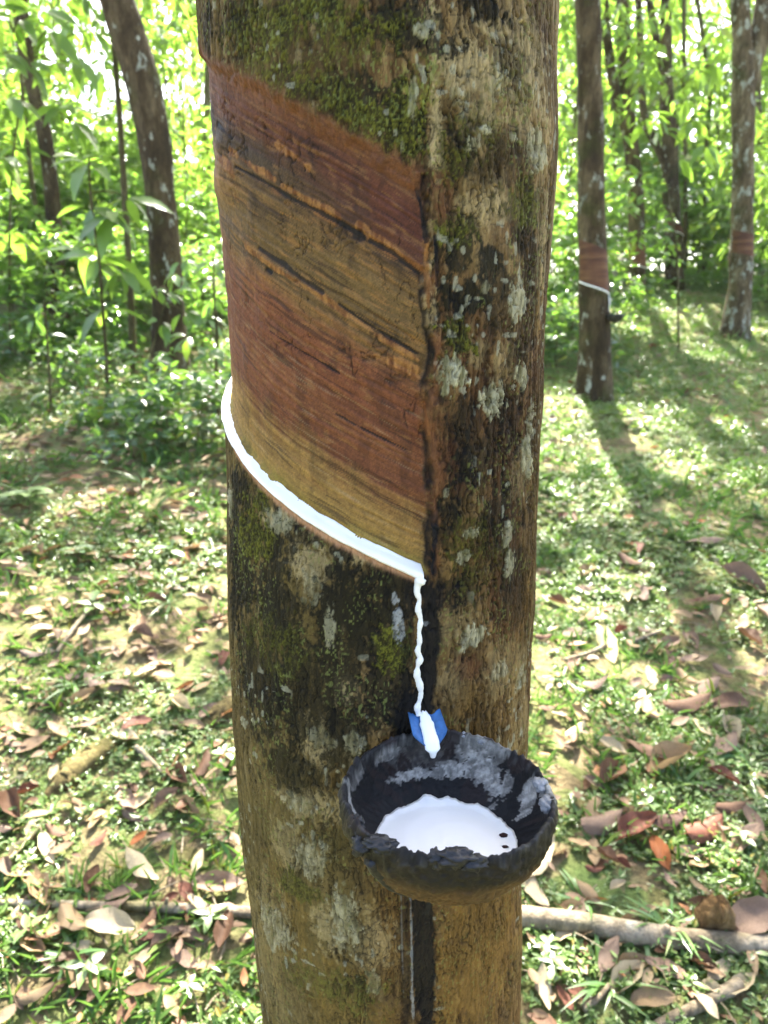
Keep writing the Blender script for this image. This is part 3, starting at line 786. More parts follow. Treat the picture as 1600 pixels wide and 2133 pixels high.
# ------------------------------------------------------------------ coconut shell cup
RC = .0560
caz = math.atan2(*(ray(931, 1655)[:2])); D_C = .3415
CUPC = np.array([D_C * math.sin(caz), D_C * math.cos(caz), CAM[2] - .2480])       # centre of the rim
CB = CUPC - np.array([0, 0, .045])
cup = empty('latex_cup', CB, 'black coconut shell cup half full of white latex', 'cup')
nA = 300
ang = np.linspace(0, 2 * PI, nA, endpoint=False)       # 0 = towards +x, PI/2 = towards the tree
dep_o = .0425
ph = np.concatenate([np.linspace(PI / 2, .02, 70)])     # outer, bottom to rim
t_out = np.stack([np.cos(np.linspace(-PI / 2 * .995, .06, 70)), np.sin(np.linspace(-PI / 2 * .995, .06, 70))], 1)
outer = np.stack([RC * t_out[:, 0] ** .80, dep_o * t_out[:, 1]], 1)
rimp = np.array([[RC * .998, .0062], [RC * .985, .0072], [RC * .965, .0070], [RC * .95, .0052]])
t_in = np.linspace(.03, -PI / 2 * .995, 90)
inner = np.stack([(RC - .0036) * np.abs(np.cos(t_in)) ** .80, (dep_o - .0038) * np.sin(t_in)], 1)
prof_c = np.concatenate([outer, rimp, inner]); nP = len(prof_c)
A2, Pidx = np.meshgrid(ang, np.arange(nP))
r0 = prof_c[:, 0][:, None]; z0 = prof_c[:, 1][:, None]
ca, sa = np.cos(A2), np.sin(A2)
nz_a = fbm(ca * 5 + 20, sa * 5 + z0 * 90 + 20, 4, 2) - .5; nz_b = fbm(ca * 26 + 60, sa * 26 + z0 * 430 + 30, 5, 5) - .5
rimw = np.exp(-((z0 - .004) / .009) ** 2)
edge_n = fbm(np.cos(ang) * 7 + 5, np.sin(ang) * 7 + 5, 4, 7) - .5; edge_f = fbm(np.cos(ang) * 26 + 5, np.sin(ang) * 26 + 5, 3, 9) - .5
outside = (np.arange(nP) < len(outer))[:, None]
rr2 = r0 + nz_a * .0036 * np.where(outside, 1, .6) + nz_b * np.where(outside, .0030, .0018)
rr2 = rr2 * (1 + .035 * np.cos(A2 * 2 + .4) * (r0 / RC))
# scalloped black crust hanging round the rim
drip = sstep(-.02, .004, z0) * outside
rr2 = rr2 + drip * (.0010 + .004 * np.clip(edge_f, 0, 1))
zz2 = z0 + rimw * (edge_n * .006 + edge_f * .0055)
zz2 = zz2 + rimw * .004 * np.clip(sa, 0, 1)
Vc = np.stack([CUPC[0] + rr2 * ca, CUPC[1] + rr2 * sa, CUPC[2] + zz2], -1)
# keep the back of the cup from biting into the bark
tcx, tcy, tr_ = trunk_axis(Vc[..., 2])
dxy = Vc[..., :2] - np.stack([tcx, tcy], -1); dd = np.linalg.norm(dxy, axis=-1)
push = np.clip((tr_ - .001) - dd, 0, None)
Vc[..., :2] += dxy / dd[..., None] * push[..., None]
kC = lambda *c: np.array(hx(*c, k=.62), np.float32)
def mixv(a, b, t): return a + (b - a) * np.clip(t, 0, 1)[..., None]
colc = np.broadcast_to(kC(22, 18, 15), A2.shape + (3,)).copy()
colc = mixv(colc, kC(122, 88, 48), outside * sstep(-.006, -.020, z0) * (.5 + 1.2 * (nz_b + .3)))
colc = mixv(colc, kC(60, 48, 36), outside * sstep(-.4, .3, nz_a) * .4)
colc = mixv(colc, kC(46, 30, 24), (~outside) * (nz_a > .05) * .6)
rimc = np.exp(-((z0 - .005) / .006) ** 2)
colc = mixv(colc, kC(110, 108, 104), rimc * sstep(.05, .2, nz_b) * .35 * (1 + 0 * A2))
AN = np.degrees(A2)
def patch(a, wa, z, wz, st_):
    da = (AN - a + 180) % 360 - 180
    return sstep(1.03, .97, np.sqrt((da / wa) ** 2 + ((z0 - z) / wz) ** 2) + nz_b * 1.2 + nz_a * 2.0) * st_ * (~outside | (np.arange(nP) >= len(outer))[:, None])
gray = np.zeros_like(A2)
for p in [(104, 24, -.005, .009, .16), (112, 20, -.0145, .0035, .95), (84, 12, -.0125, .004, .9), (64, 12, -.010, .010, .95), (50, 10, -.0155, .009, .95), (72, 10, -.002, .006, .6), (40, 5, -.012, .008, .8), (18, 6, -.012, .010, 1), (176, 6, -.010, .013, .95), (160, 8, -.001, .003, .5), (186, 5, -.018, .006, .7), (358, 8, .002, .008, .9), (60, 20, .004, .006, .5), (128, 10, -.001, .003, .5)]:
    gray = np.maximum(gray, patch(*p))
colc = mixv(colc, mixv(np.broadcast_to(kC(126, 122, 114), A2.shape + (3,)), kC(212, 206, 194), sstep(-.2, .25, nz_b)), gray)
i = np.arange(nP - 1)[:, None] * nA; j = np.arange(nA)[None]; j2 = (j + 1) % nA
Fc = np.stack([i + j, i + j2, i + nA + j2, i + nA + j], -1).reshape(-1, 4)
add('shell', mesh_np('shell', Vc.reshape(-1, 3) - CB, Fc, M_CUP, True, np.clip(colc, .002, .9).reshape(-1, 3)), cup)
# lumps of old rubber on the rim
def lump(c, r, seed, sq=(1, 1, 1)):
    th_ = np.linspace(0, PI, 18); al = np.linspace(0, 2 * PI, 30, endpoint=False); T2, A3 = np.meshgrid(th_, al, indexing='ij')
    n = np.stack([np.sin(T2) * np.cos(A3), np.sin(T2) * np.sin(A3), np.cos(T2)], -1)
    q_ = fbm(n[..., 0] * 2.6 + 9 + seed, n[..., 1] * 2.6 + n[..., 2] * 3.1 + 9, 4, seed)
    P_ = c + n * (r * (.45 + 1.1 * q_))[..., None] * np.array(sq)
    i_ = np.arange(17)[:, None] * 30; j_ = np.arange(30)[None]; k_ = (j_ + 1) % 30
    return P_.reshape(-1, 3), [np.stack([i_ + j_, i_ + 30 + j_, i_ + 30 + k_, i_ + k_], -1).reshape(-1, 4)]
def rim_pt(a, dr=0, dz=0):
    a = math.radians(a); return CUPC + np.array([(RC - .003 + dr) * math.cos(a), (RC - .003 + dr) * math.sin(a), .006 + dz])
for ag, dr_, dz_, r_, sd, sq_ in [(270, -.001, .001, .0058, 3, (1.5, 1, .8)), (259, -.002, -.001, .0042, 4, (1, 1, 1)), (278, 0, -.001, .0046, 5, (1.6, 1, .7)), (228, .001, -.001, .0050, 6, (1.6, 1, .6)), (214, .002, -.008, .0058, 7, (1, 1, .9)), (206, .001, -.003, .0042, 8, (1, 1, 1))]:
    v, f = lump(rim_pt(ag, dr_, dz_), r_, sd, sq_); add('rubber_lump', mesh_np('rubber_lump', v - CB, f, M_RUBBER), cup)
for ag, r_, sd, dz_, sq_ in [(352, .0042, 2, -.003, (1, 1.4, 1)), (8, .0040, 5, -.001, (1, 1.5, .8)), (340, .0034, 9, -.012, (.8, 1, 1)), (62, .0026, 1, .001, (1.4, 1, .8)), (74, .0022, 8, .002, (1, 1, 1))]:
    v, f = lump(rim_pt(ag, .0005, dz_), r_, sd, sq_); add('latex_crust', mesh_np('latex_crust', v - CB, f, M_CRUST), cup)
# strip of loose husk under the cup's left side
fl = smooth_path([rim_pt(220, .001, -.014), rim_pt(224, -.004, -.025), rim_pt(228, -.010, -.034), rim_pt(234, -.017, -.041)], 16)
v, f = tube(fl, np.linspace(.0045, .0014, 16), 10, True, .5, 3); add('husk_strip', mesh_np('husk_strip', v - CB, f, M_RUBBER), cup)

# latex in the cup
LZ = -.0285
ri = (RC - .0036) * math.cos(math.asin(min(.99, -LZ / (dep_o - .0038)))) ** .80
na, nr = 160, 24
aa = np.linspace(0, 2 * PI, na, endpoint=False); R1 = np.linspace(0, 1, nr)[1:]
en = fbm(np.cos(aa) * 9 + 3, np.sin(aa) * 9 + 3, 4, 6) - .5
rl = (ri + .0007) * (1 + .035 * np.cos(aa * 2 + .4)) + en * .004
bump = .0040 * np.exp(-((np.degrees(aa) - 103) / 7.0) ** 2) + .0022 * np.exp(-((np.degrees(aa) - 84) / 10) ** 2) + .0015 * np.exp(-((np.degrees(aa) - 52) / 12) ** 2) + .003 * np.clip(fbm(np.cos(aa) * 24 + 40, np.sin(aa) * 24 + 40, 3, 8) - .5, 0, 1) * (np.sin(aa) > -.2)
Pq = [np.array([[CUPC[0], CUPC[1], CUPC[2] + LZ]])]
for r_ in R1:
    zz_ = LZ + (bump + .0014) * sstep(.9, 1, r_) + .0002 * np.sin(r_ * 20 + aa * 3)
    Pq.append(np.stack([CUPC[0] + (rl + bump * .35) * r_ * np.cos(aa), CUPC[1] + (rl + bump * .35) * r_ * np.sin(aa), CUPC[2] + zz_], -1))
# underside
Pq.append(np.stack([CUPC[0] + rl * .8 * np.cos(aa), CUPC[1] + rl * .8 * np.sin(aa), np.full(na, CUPC[2] + LZ - .009)], -1))
Vl = np.concatenate(Pq); k = np.arange(na); k2 = (k + 1) % na
Fl3 = np.stack([np.zeros(na, int), 1 + k, 1 + k2], -1); Fl4 = []
for r_ in range(nr - 1):
    o = 1 + r_ * na; Fl4.append(np.stack([o + k, o + na + k, o + na + k2, o + k2], -1))
pl = add('latex_pool', mesh_np('latex_pool', Vl - (CUPC + [0, 0, LZ]), [np.concatenate(Fl4), Fl3], M_LATEX), None, CUPC + [0, 0, LZ])
tag(pl, 'pool of fresh white latex lying in the black coconut cup', 'latex')
for n_, (px, py, lb) in enumerate([(1048, 1740, 'larger dark bark crumb floating near the right edge of the latex pool'), (1052, 1764, 'smaller dark crumb floating lowest near the right edge of the latex pool')]):
    d = ray(px, py); t = (CUPC[2] + LZ - CAM[2]) / d[2]; c = CAM + d * t
    v, f = lump(np.zeros(3), [.0017, .0012][n_], 2 + n_, (1.4, 1, .6))
    tag(add('bark_crumb', mesh_np('bark_crumb', v, f, M_CRUMB), None, c), lb, 'crumb', 'dark crumbs on the latex')

# ------------------------------------------------------------------ foliage meshes shared by copies
def scatter_dome(n, R, H, low=.1, p=.5):
    a = RNG.uniform(0, 2 * PI, n); u = RNG.uniform(0, 1, n) ** p; z = RNG.uniform(low, 1, n)
    prof = np.sqrt(np.clip(1 - ((z - .5) / .56) ** 2, .05, 1))
    lob = 1 + .35 * np.sin(a * 3 + z * 5) * RNG.uniform(.4, 1)
    return np.stack([np.cos(a) * u * R * prof * lob, np.sin(a) * u * R * prof * lob, z * H], 1)
def clumped(n, k, R, H, low, spread):
    C = scatter_dome(k, R, H, low); idx = RNG.integers(0, k, n)
    return C[idx] + RNG.normal(0, spread, (n, 3)) * [1, 1, .7]
def crown_mesh(name, n=620, R=1.9, H=2.6, L=.15):
    v, f = clusters(clumped(n, 46, R, H, .05, .26), 7, L, .36, .10, -.8, .3, .3, drop=.25)
    return mesh_np(name, v, f, M_CROWN, False)
CROWNS = [crown_mesh('crown_leaves', 190 + 30 * k, 1.8, 2.4, .175) for k in range(3)]
def column_mesh(name, n=300, R=.75, H=3.4, L=.155, low=.18):
    v, f = clusters(clumped(n, 34, R, H, low, .16), 7, L, .34, .08, -.8, .4, .3, drop=.2)
    return mesh_np(name, v, f, M_CROWN, False)
COLUMNS = [column_mesh('young_tree_leaves', 190 + 34 * k) for k in range(3)]
def bush_mesh(name, n=260, R=.62, H=1.2, L=.10, mat=None):
    v, f = clusters(clumped(n, 30, R, H, .05, .10), 7, L, .42, .04, -.5, .7, .25)
    return mesh_np(name, v, f, mat or M_SHRUB, False)
BUSHES = [bush_mesh('bush_leaves', 150 + 30 * k) for k in range(3)]
def dark_mesh(name):
    v, f = clusters(clumped(90, 24, .46, .42, .05, .08), 6, .07, .45, .025, -.3, .8, .25)
    return mesh_np(name, v, f, M_DARKSHRUB, False)
DARKS = [dark_mesh('low_bush_leaves') for _ in range(2)]
def stem_mesh(name, H, r, mat, lean=.05, twigs=6, R=.4):
    parts = [tube(smooth_path([(0, 0, -.05), (lean * H * .3, .02, H * .4), (lean * H, -.02 * H, H * .92)], 14), np.linspace(r, r * .35, 14), 7, True, .15, 2)]
    for k in range(twigs):
        z = H * RNG.uniform(.25, .8); a = RNG.uniform(0, 2 * PI)
        p0 = np.array([lean * z * .8, 0, z]); d = np.array([math.cos(a), math.sin(a), .55])
        parts.append(tube(smooth_path([p0, p0 + d * R * .5, p0 + d * R + [0, 0, -.03]], 6), np.linspace(r * .4, r * .15, 6), 5))
    v, f = merge(parts); return mesh_np(name, v, f, mat)
COL_STEMS = [stem_mesh('young_tree_stem', 3.0, .022, M_STEM, .05 * (k - 1), 9, .6) for k in range(3)]
BUSH_STEMS = [stem_mesh('bush_stem', .9, .010, M_STEM, .06, 7, .4)]
DARK_STEMS = [stem_mesh('low_bush_stem', .3, .006, M_STEM, .06, 6, .25)]

def veg(name, px, Y, rz, sc, label, cat, group, foli, stem, py=None, loc=None):
    d = ray(px, 900 if py is None else py); x = d[0] / math.hypot(1, 0) / d[1] * Y
    d = ray(px, 700); x = d[0] / d[1] * Y
    o = empty(name, (x, Y, float(ground_h(x, Y)) - .02), label, cat, group)
    o.rotation_euler = (0, 0, rz); o.scale = sc if hasattr(sc, '__len__') else (sc,) * 3
    add('stem', stem, o); add('foliage', foli, o)
    return o

# ------------------------------------------------------------------ plantation trees
def trunk_tree(pts, Y, wpx, label, mat=M_BARKBG, top=8.0, crown=0, forks=(), flare=0.0, crown_s=1.0, sides=28, name='rubber_tree', group='rubber trees', cat='tree', lean_up=None):
    base = at_y(*pts[0], Y); base[2] = float(ground_h(base[0], Y))
    P = [base + [0, 0, -.06]] + [at_y(px, py, Y) for px, py in pts[1:]]
    w = [wpx[0] / 2 * px_size(base)] + [wpx[k] / 2 * px_size(P[k]) for k in range(1, len(pts))]
    P[0] = base + [0, 0, -.06]
    d = (P[-1] - P[-2]); d = d / np.linalg.norm(d); d = d * .55 + np.array([0, 0, .45]); d /= np.linalg.norm(d)
    if lean_up is not None: d = np.array(lean_up, float); d /= np.linalg.norm(d)
    tp_ = P[-1] + d * max(top - P[-1][2], .5) / d[2]
    P.append(tp_); w.append(w[-1] * .55)
    n = 90; S = smooth_path(P, n)
    t0 = np.concatenate([[0], np.cumsum(np.linalg.norm(np.diff(np.array(P), axis=0), axis=1))])
    ts = np.linspace(0, t0[-1], n)
    R = np.interp(ts, t0, w) * (1 + flare * np.exp(-ts / .12))
    v, f = tube(S, R, sides, True, .13, len(label) % 9)
    parts = [(v, f)]
    root = empty(name, base, label, cat, group)
    add('trunk', mesh_np('trunk', v - base, f, mat), root)
    for (fp, fw) in forks:
        Q = [at_y(px, py, Y) for px, py in fp]; e = Q[-1] - Q[-2]; e /= np.linalg.norm(e)
        Q.append(Q[-1] + (e * .6 + [0, 0, .4]) * 2.6)
        q = smooth_path(Q, 40); rr = np.linspace(fw[0], fw[1], 40) / 2 * px_size(Q[0])
        v2, f2 = tube(q, rr, 16, True, .15, 4)
        add('branch', mesh_np('branch', v2 - base, f2, mat), root)
    # limbs carrying the crown
    if crown is not None:
        for kk in range(4):
            a = kk * 1.57 + RNG.uniform(-.4, .4); L_ = RNG.uniform(1.0, 1.6) * crown_s
            p0 = tp_ - d * RNG.uniform(.2, .9)
            q = smooth_path([p0, p0 + [math.cos(a) * L_ * .5, math.sin(a) * L_ * .5, .5], p0 + [math.cos(a) * L_, math.sin(a) * L_, 1.2]], 10)
            v2, f2 = tube(q, np.linspace(w[-1] * .7, .012, 10), 8); add('branch', mesh_np('branch', v2 - base, f2, mat), root)
        c = add('crown', CROWNS[crown % 3], root, tp_ - base + [0, 0, -.5]); c.rotation_euler = (0, 0, RNG.uniform(0, 6.28)); c.scale = (crown_s,) * 3
    return root, base, S, R

def bg_panel(root, base, S, R, py_top, py_bot, slope_px, side=(-1.3, .9), white=True, Y=5, px=1235):
    """the tapped patch of bark on a farther tree and the pale latex along its lower edge"""
    zt = at_y(px, py_top, Y)[2]; zb = at_y(px, py_bot, Y)[2]; dz = abs(at_y(px, py_top + slope_px, Y)[2] - zt)
    th = np.linspace(side[0], side[1], 26); t = np.linspace(0, 1, 16); T_, H_ = np.meshgrid(th, t)
    fr = (T_ - side[0]) / (side[1] - side[0])
    Z_ = zt - fr * dz + (zb - zt) * H_
    cx = np.interp(Z_, S[:, 2], S[:, 0]); cy_ = np.interp(Z_, S[:, 2], S[:, 1]); r = np.interp(Z_, S[:, 2], R) * 1.06 + .002
    V = np.stack([cx + r * np.sin(T_), cy_ - r * np.cos(T_), Z_], -1).reshape(-1, 3)
    i = np.arange(15)[:, None] * 26 + np.arange(25)[None]
    add('tapping_panel', mesh_np('tapping_panel', V - base, np.stack([i, i + 1, i + 27, i + 26], -1).reshape(-1, 4), M_PANELBG), root)
    if white:
        q = np.stack([cx[-1] + r[-1] * np.sin(th), cy_[-1] - r[-1] * np.cos(th), Z_[-1]], 1)
        v, f = tube(q, .0055, 8); return v, f, q
    return None

r1 = trunk_tree([(1240, 832), (1239, 700), (1236, 600), (1232, 400), (1229, 200), (1225, 0)], 4.77, [74, 63, 60, 55, 52, 50],
     'straight tapped trunk to the right with brown panel and its own black cup', M_BARKDK, 7.6, 0, flare=.12)
v, f, q = bg_panel(*r1, 500, 588, 26, (-1.25, .95), True, 4.77, 1236)
lt = empty('latex_line', q[len(q) // 2], 'thin pale latex line along the cut of the straight right trunk', 'latex')
add('latex_in_groove', mesh_np('latex_in_groove', v - q[len(q) // 2], f, M_LATEX), lt)
e1 = q[-1]; v, f = tube([e1, e1 + [.006, -.006, -.05], e1 + [.006, -.010, -.105]], .004, 8)
add('latex_trickle', mesh_np('latex_trickle', v - q[len(q) // 2], f, M_LATEX), lt)
# its small black cup
cc = e1 + np.array([.035, -.045, -.13])
sm = []
th_ = np.linspace(-PI / 2, .1, 12); al = np.linspace(0, 2 * PI, 28, endpoint=False)
pr = [(.055 * math.cos(a) ** .9, .048 * math.sin(a)) for a in th_ if math.cos(a) > 1e-6] + [(.050, .004), (.046, -.004), (.03, -.026), (.004, -.033)]
Vq = np.array([[r_ * math.cos(a), r_ * math.sin(a), z_] for r_, z_ in pr for a in al])
ii = np.arange(len(pr) - 1)[:, None] * 28; jj = np.arange(28)[None]; j2 = (jj + 1) % 28
tag(add('latex_cup', mesh_np('latex_cup.far', Vq, np.stack([ii + jj, ii + j2, ii + 28 + j2, ii + 28 + jj], -1).reshape(-1, 4), M_RUBBER), None, cc),
    'small black cup hanging low on the straight right trunk', 'cup')
r2 = trunk_tree([(1328, 645), (1326, 520), (1325, 400), (1312, 280), (1303, 150), (1298, 0)], 8.9, [40, 34, 31, 29, 29, 28],
     'slim lichen spotted trunk just behind the straight right one, red brown panel', M_BARKDK, 8.6, 1, forks=[([(1316, 300), (1290, 230), (1270, 120), (1258, 0)], (20, 17))])
v, f, q = bg_panel(*r2, 508, 552, 8, (-1.3, 1.0), True, 8.9, 1326)
tag(add('latex_line', mesh_np('latex_line', v - q[0], f, M_LATEX), None, q[0]), 'faint white latex line on the slim lichen spotted trunk', 'latex')
r3 = trunk_tree([(1405, 605), (1403, 500), (1397, 380), (1396, 300), (1389, 200), (1388, 0)], 11.0, [42, 36, 33, 31, 28, 22],
     'trunk forking low with two limbs, between the slim and the forked right trees', M_BARKDK, 9.2, 2, forks=[([(1396, 350), (1370, 310), (1345, 250), (1335, 120), (1330, 0)], (17, 9)), ([(1392, 240), (1372, 110), (1353, 0)], (15, 13))])
v, f, q = bg_panel(*r3, 462, 478, 14, (-1.2, 1.1), True, 11.0, 1402)
tag(add('latex_line', mesh_np('latex_line.far', v - q[0], f, M_LATEX), None, q[0]), 'short white latex streak on the trunk that forks low', 'latex')
r4 = trunk_tree([(1528, 706), (1538, 640), (1545, 500), (1548, 350), (1548, 200), (1546, 100), (1540, -20)], 7.39, [58, 50, 43, 42, 46, 38, 36],
     'pale spotted trunk near the right edge splitting into upright limbs', M_BARKBG, 7.9, 0, flare=.35, forks=[([(1556, 200), (1575, 110), (1590, 0)], (30, 26)), ([(1560, 190), (1592, 90), (1615, 20)], (20, 16))])
bg_panel(*r4, 480, 526, 14, (-1.3, 1.2), False, 7.39, 1545)
t2 = trunk_tree([(358, 812), (353, 700), (346, 560), (335, 420), (322, 290), (300, 180), (270, 80), (232, -30)], 4.45, [78, 72, 66, 62, 66, 74, 72, 66],
     'thick dark leaning trunk left of the tapped tree', M_BARKDK, 7.8, 1, flare=.1, lean_up=(-.25, .1, 1))
t1 = trunk_tree([(134, 695), (122, 600), (113, 480), (106, 380), (90, 270), (66, 170), (50, 60), (44, -20)], 5.94, [38, 34, 31, 30, 30, 28, 25, 24],
     'slender dark crooked trunk in the leaves near the left edge', M_BARKDK, 7.6, 2, name='forest_tree', group='forest trees behind')
trunk_tree([(112, 690), (90, 520), (68, 390), (54, 260), (46, 180)], 6.2, [13, 12, 10, 9, 7], 'thin stem beside the slender crooked left trunk', M_STEM, 5.2, None, sides=10, name='forest_tree', group='forest trees behind')
trunk_tree([(278, 792), (271, 600), (259, 400), (246, 200), (233, 40), (228, -30)], 4.6, [15, 14, 13, 12, 11, 11], 'thin pale pole tree standing left of the leaning trunk', M_STEM, 6.4, 0, sides=12, crown_s=.6, name='forest_tree', group='forest trees behind')
trunk_tree([(1428, 600), (1428, 400), (1426, 200), (1425, 0)], 12.0, [10, 9, 9, 9], 'thin bare stem right of the low forking trunk', M_STEM, 9, 1, sides=10, name='forest_tree', group='forest trees behind', crown_s=.8)
trunk_tree([(1467, 600), (1468, 500), (1466, 380), (1478, 180), (1462, 60), (1450, -20)], 13.0, [10, 8, 8, 9, 9, 9], 'thin bending stem in the dark bushes before the right spotted trunk', M_STEM, 9, 2, sides=10, name='forest_tree', group='forest trees behind', crown_s=.8)
trunk_tree([(1277, 600), (1279, 400), (1276, 200), (1262, 0)], 12.5, [7, 7, 7, 7], 'thin far stem showing between the straight trunk and slim trunk', M_STEM, 9, 0, sides=10, name='forest_tree', group='forest trees behind', crown_s=.8)
trunk_tree([(1585, 600), (1590, 400), (1580, 200), (1592, 0)], 12.5, [14, 12, 12, 10], 'thin far trunk at the right edge of the grove', M_BARKBG, 9, 1, sides=12, name='forest_tree', group='forest trees behind', crown_s=.9)
trunk_tree([(30, 690), (40, 480), (20, 200), (30, -20)], 9.5, [16, 15, 14, 14], 'far thin trunk in bright leaves at the left edge', M_STEM, 8, 2, sides=12, name='forest_tree', group='forest trees behind', crown_s=.8)
trunk_tree([(425, 690), (428, 480), (432, 200), (440, -20)], 9.0, [18, 16, 15, 14], 'thin trunk half hidden beside the tapped tree', M_STEM, 8, 1, sides=12, name='forest_tree', group='forest trees behind', crown_s=.8)

def shade_crown(t, off, s_, k):  # unseen extra limb and crown, added to shade patches of the ground
    root, base, S, R = t; p0 = S[-14]; e = p0 + np.array(off)
    q = smooth_path([p0, p0 + np.array(off) * .5 + [0, 0, .25], e], 12); v, f = tube(q, np.linspace(.05, .015, 12), 8)
    add('branch', mesh_np('branch', v - base, f, M_BARKDK), root)
    c = add('crown', CROWNS[k], root, e - base + [0, 0, -1.1 * s_]); c.scale = (s_,) * 3; c.rotation_euler = (0, 0, k * 2.1)
shade_crown(r1, (-.4, 1.3, -.4), .75, 1); shade_crown(t2, (1.0, 2.5, -.6), .8, 0)
# limbs and crown of the big tapped tree, above the picture
tx, ty, _ = [float(v) for v in trunk_axis(7.1)]
for kk in range(4):
    a = .6 + kk * 1.57
    p0 = np.array([tx, ty, 6.6 + .15 * kk])
    q = smooth_path([p0, p0 + [math.cos(a) * .7, math.sin(a) * .7, .7], p0 + [math.cos(a) * 1.5, math.sin(a) * 1.5, 1.7]], 12)
    v, f = tube(q, np.linspace(.06, .012, 12), 10); add('branch', mesh_np('branch', v - TREE_LOC, f, M_BARKDK), tree)
c = add('crown', CROWNS[1], tree, np.array([tx, ty, 6.9]) - TREE_LOC)

# ------------------------------------------------------------------ understorey
def col(px, Y, sc, label, k): return veg('young_tree', px, Y, k * 1.3, sc, label, 'young tree', 'young leafy trees', COLUMNS[k % 3], COL_STEMS[k % 3])
def bush(px, Y, sc, label, k): return veg('bush', px, Y, k * 1.7, sc, label, 'bush', 'bushes at the wood edge', BUSHES[k % 3], BUSH_STEMS[0])
def dark(px, Y, sc, label, k): return veg('low_bush', px, Y, k * 1.1, sc, label, 'bush', 'low dark bushes', DARKS[k % 2], DARK_STEMS[0])
for k, (px, Y, sc, lb) in enumerate([
    (20, 7.4, (1, 1, .7), 'young tree with bright leaves at the left edge'), (150, 8.6, (1.1, 1.1, .55), 'young tree below the bright sky gap, right of the crooked trunk'),
    (255, 7.8, (1, 1, .5), 'young tree standing behind the thin pale pole'), (395, 7.2, (.8, .8, .75), 'young tree filling the gap between leaning trunk and tapped tree'),
    (330, 10.5, (1.3, 1.3, .55), 'farther young tree seen left of the leaning trunk'), (-60, 6.4, (1, 1, .7), 'young tree cut by the left edge of the view'),
    (80, 11.5, (1.5, 1.5, 1.6), 'tall young tree behind the crooked left trunk'), (175, 8.6, (.7, .7, 1.3), 'tall thin young tree between the crooked trunk and the leaning trunk'), (385, 9.2, (1.0, 1.0, 1.55), 'tall young tree whose leaves hang between leaning trunk and tapped tree'), (10, 9.0, (1.0, 1.0, 1.4), 'tall young tree behind the left edge leaves'), (1170, 8.2, (.9, .9, 1.0), 'young tree filling the gap between tapped tree and straight right trunk'),
    (1285, 12.5, (1.3, 1.3, 1.35), 'tall young tree behind the straight and slim right trunks'), (1360, 13.6, (1.4, 1.4, 1.5), 'tall young tree behind the low forking trunk'),
    (1455, 13.2, (1.2, 1.2, 1.25), 'young tree with bright leaves between forking and spotted trunks'), (1500, 14.5, (1.5, 1.5, 1.7), 'tall far young tree left of the spotted right trunk'),
    (1590, 10.0, (1.1, 1.1, 1.2), 'young tree behind the right edge of the grove'), (1650, 8.4, (1, 1, 1.1), 'young tree cut by the right edge of the view'),
    (1210, 14.5, (1.5, 1.5, 1.6), 'tall far young tree behind the straight right trunk'), (430, 12.5, (1.4, 1.4, 1.5), 'tall far young tree beside the tapped trunk')]): col(px, Y, sc, lb, k)
for k, (px, Y, sc, lb) in enumerate([
    (30, 5.7, .7, 'bright bush at the left edge of the clearing'), (120, 6.9, .8, 'bush round the foot of the crooked left trunk'), (190, 5.3, .75, 'bush behind the big leaved sapling'),
    (285, 5.8, .65, 'bush behind the thin pale pole'), (420, 5.4, .65, 'bush between the leaning trunk and the tapped tree'), (455, 6.6, .9, 'farther bush beside the left side of the tapped tree'),
    (60, 7.8, 1.15, 'large bush behind the crooked left trunk'), (230, 7.4, 1.05, 'large bush left of the leaning trunk'), (370, 6.8, 1.0, 'large bush behind the leaning trunk'),
    (1150, 6.2, .95, 'bush against the right side of the tapped tree'), (1185, 7.0, 1.2, 'large bush left of the straight right trunk'), (1285, 10.6, 1.0, 'bush beside the grey rock'),
    (1345, 12.3, 1.5, 'bush between the slim trunk and the forking trunk'), (1440, 12.6, 1.6, 'dense bush right of the low forking trunk'), (1490, 11.2, 1.3, 'bush left of the spotted right trunk'),
    (1570, 11.4, 1.5, 'bush behind the spotted right trunk'), (1620, 9.6, 1.2, 'bush at the right edge of the grove'), (1240, 10.6, 1.2, 'bush behind the straight right trunk'),
    (-40, 4.9, .8, 'bush cut by the left edge'), (1395, 14.0, 1.8, 'far bush behind the forking trunk'), (1530, 14.2, 1.9, 'far bush behind the right spotted trunk')]): bush(px, Y, sc, lb, k)
for k, (px, Y, sc, lb) in enumerate([
    (330, 3.35, .85, 'low dark green bush in shade left of the tapped tree'), (410, 3.5, .9, 'low dark bush touching the edge of the tapped tree'), (255, 3.7, .8, 'low dark bush at the foot of the sapling'),
    (300, 4.0, .55, 'low bush before the thin pale pole'), (430, 4.25, .7, 'low bush at the right foot of the leaning trunk'), (190, 4.3, .7, 'low bush behind the sapling stem'),
    (60, 4.7, .9, 'low bush at the left rim of the litter'), (1165, 5.6, 1.1, 'low bush left of the straight right trunk foot'), (1275, 8.2, 1.2, 'low bush before the grey rock'), (1190, 6.2, 1.3, 'low leafy bush behind the straight trunk foot')]): dark(px, Y, sc, lb, k)

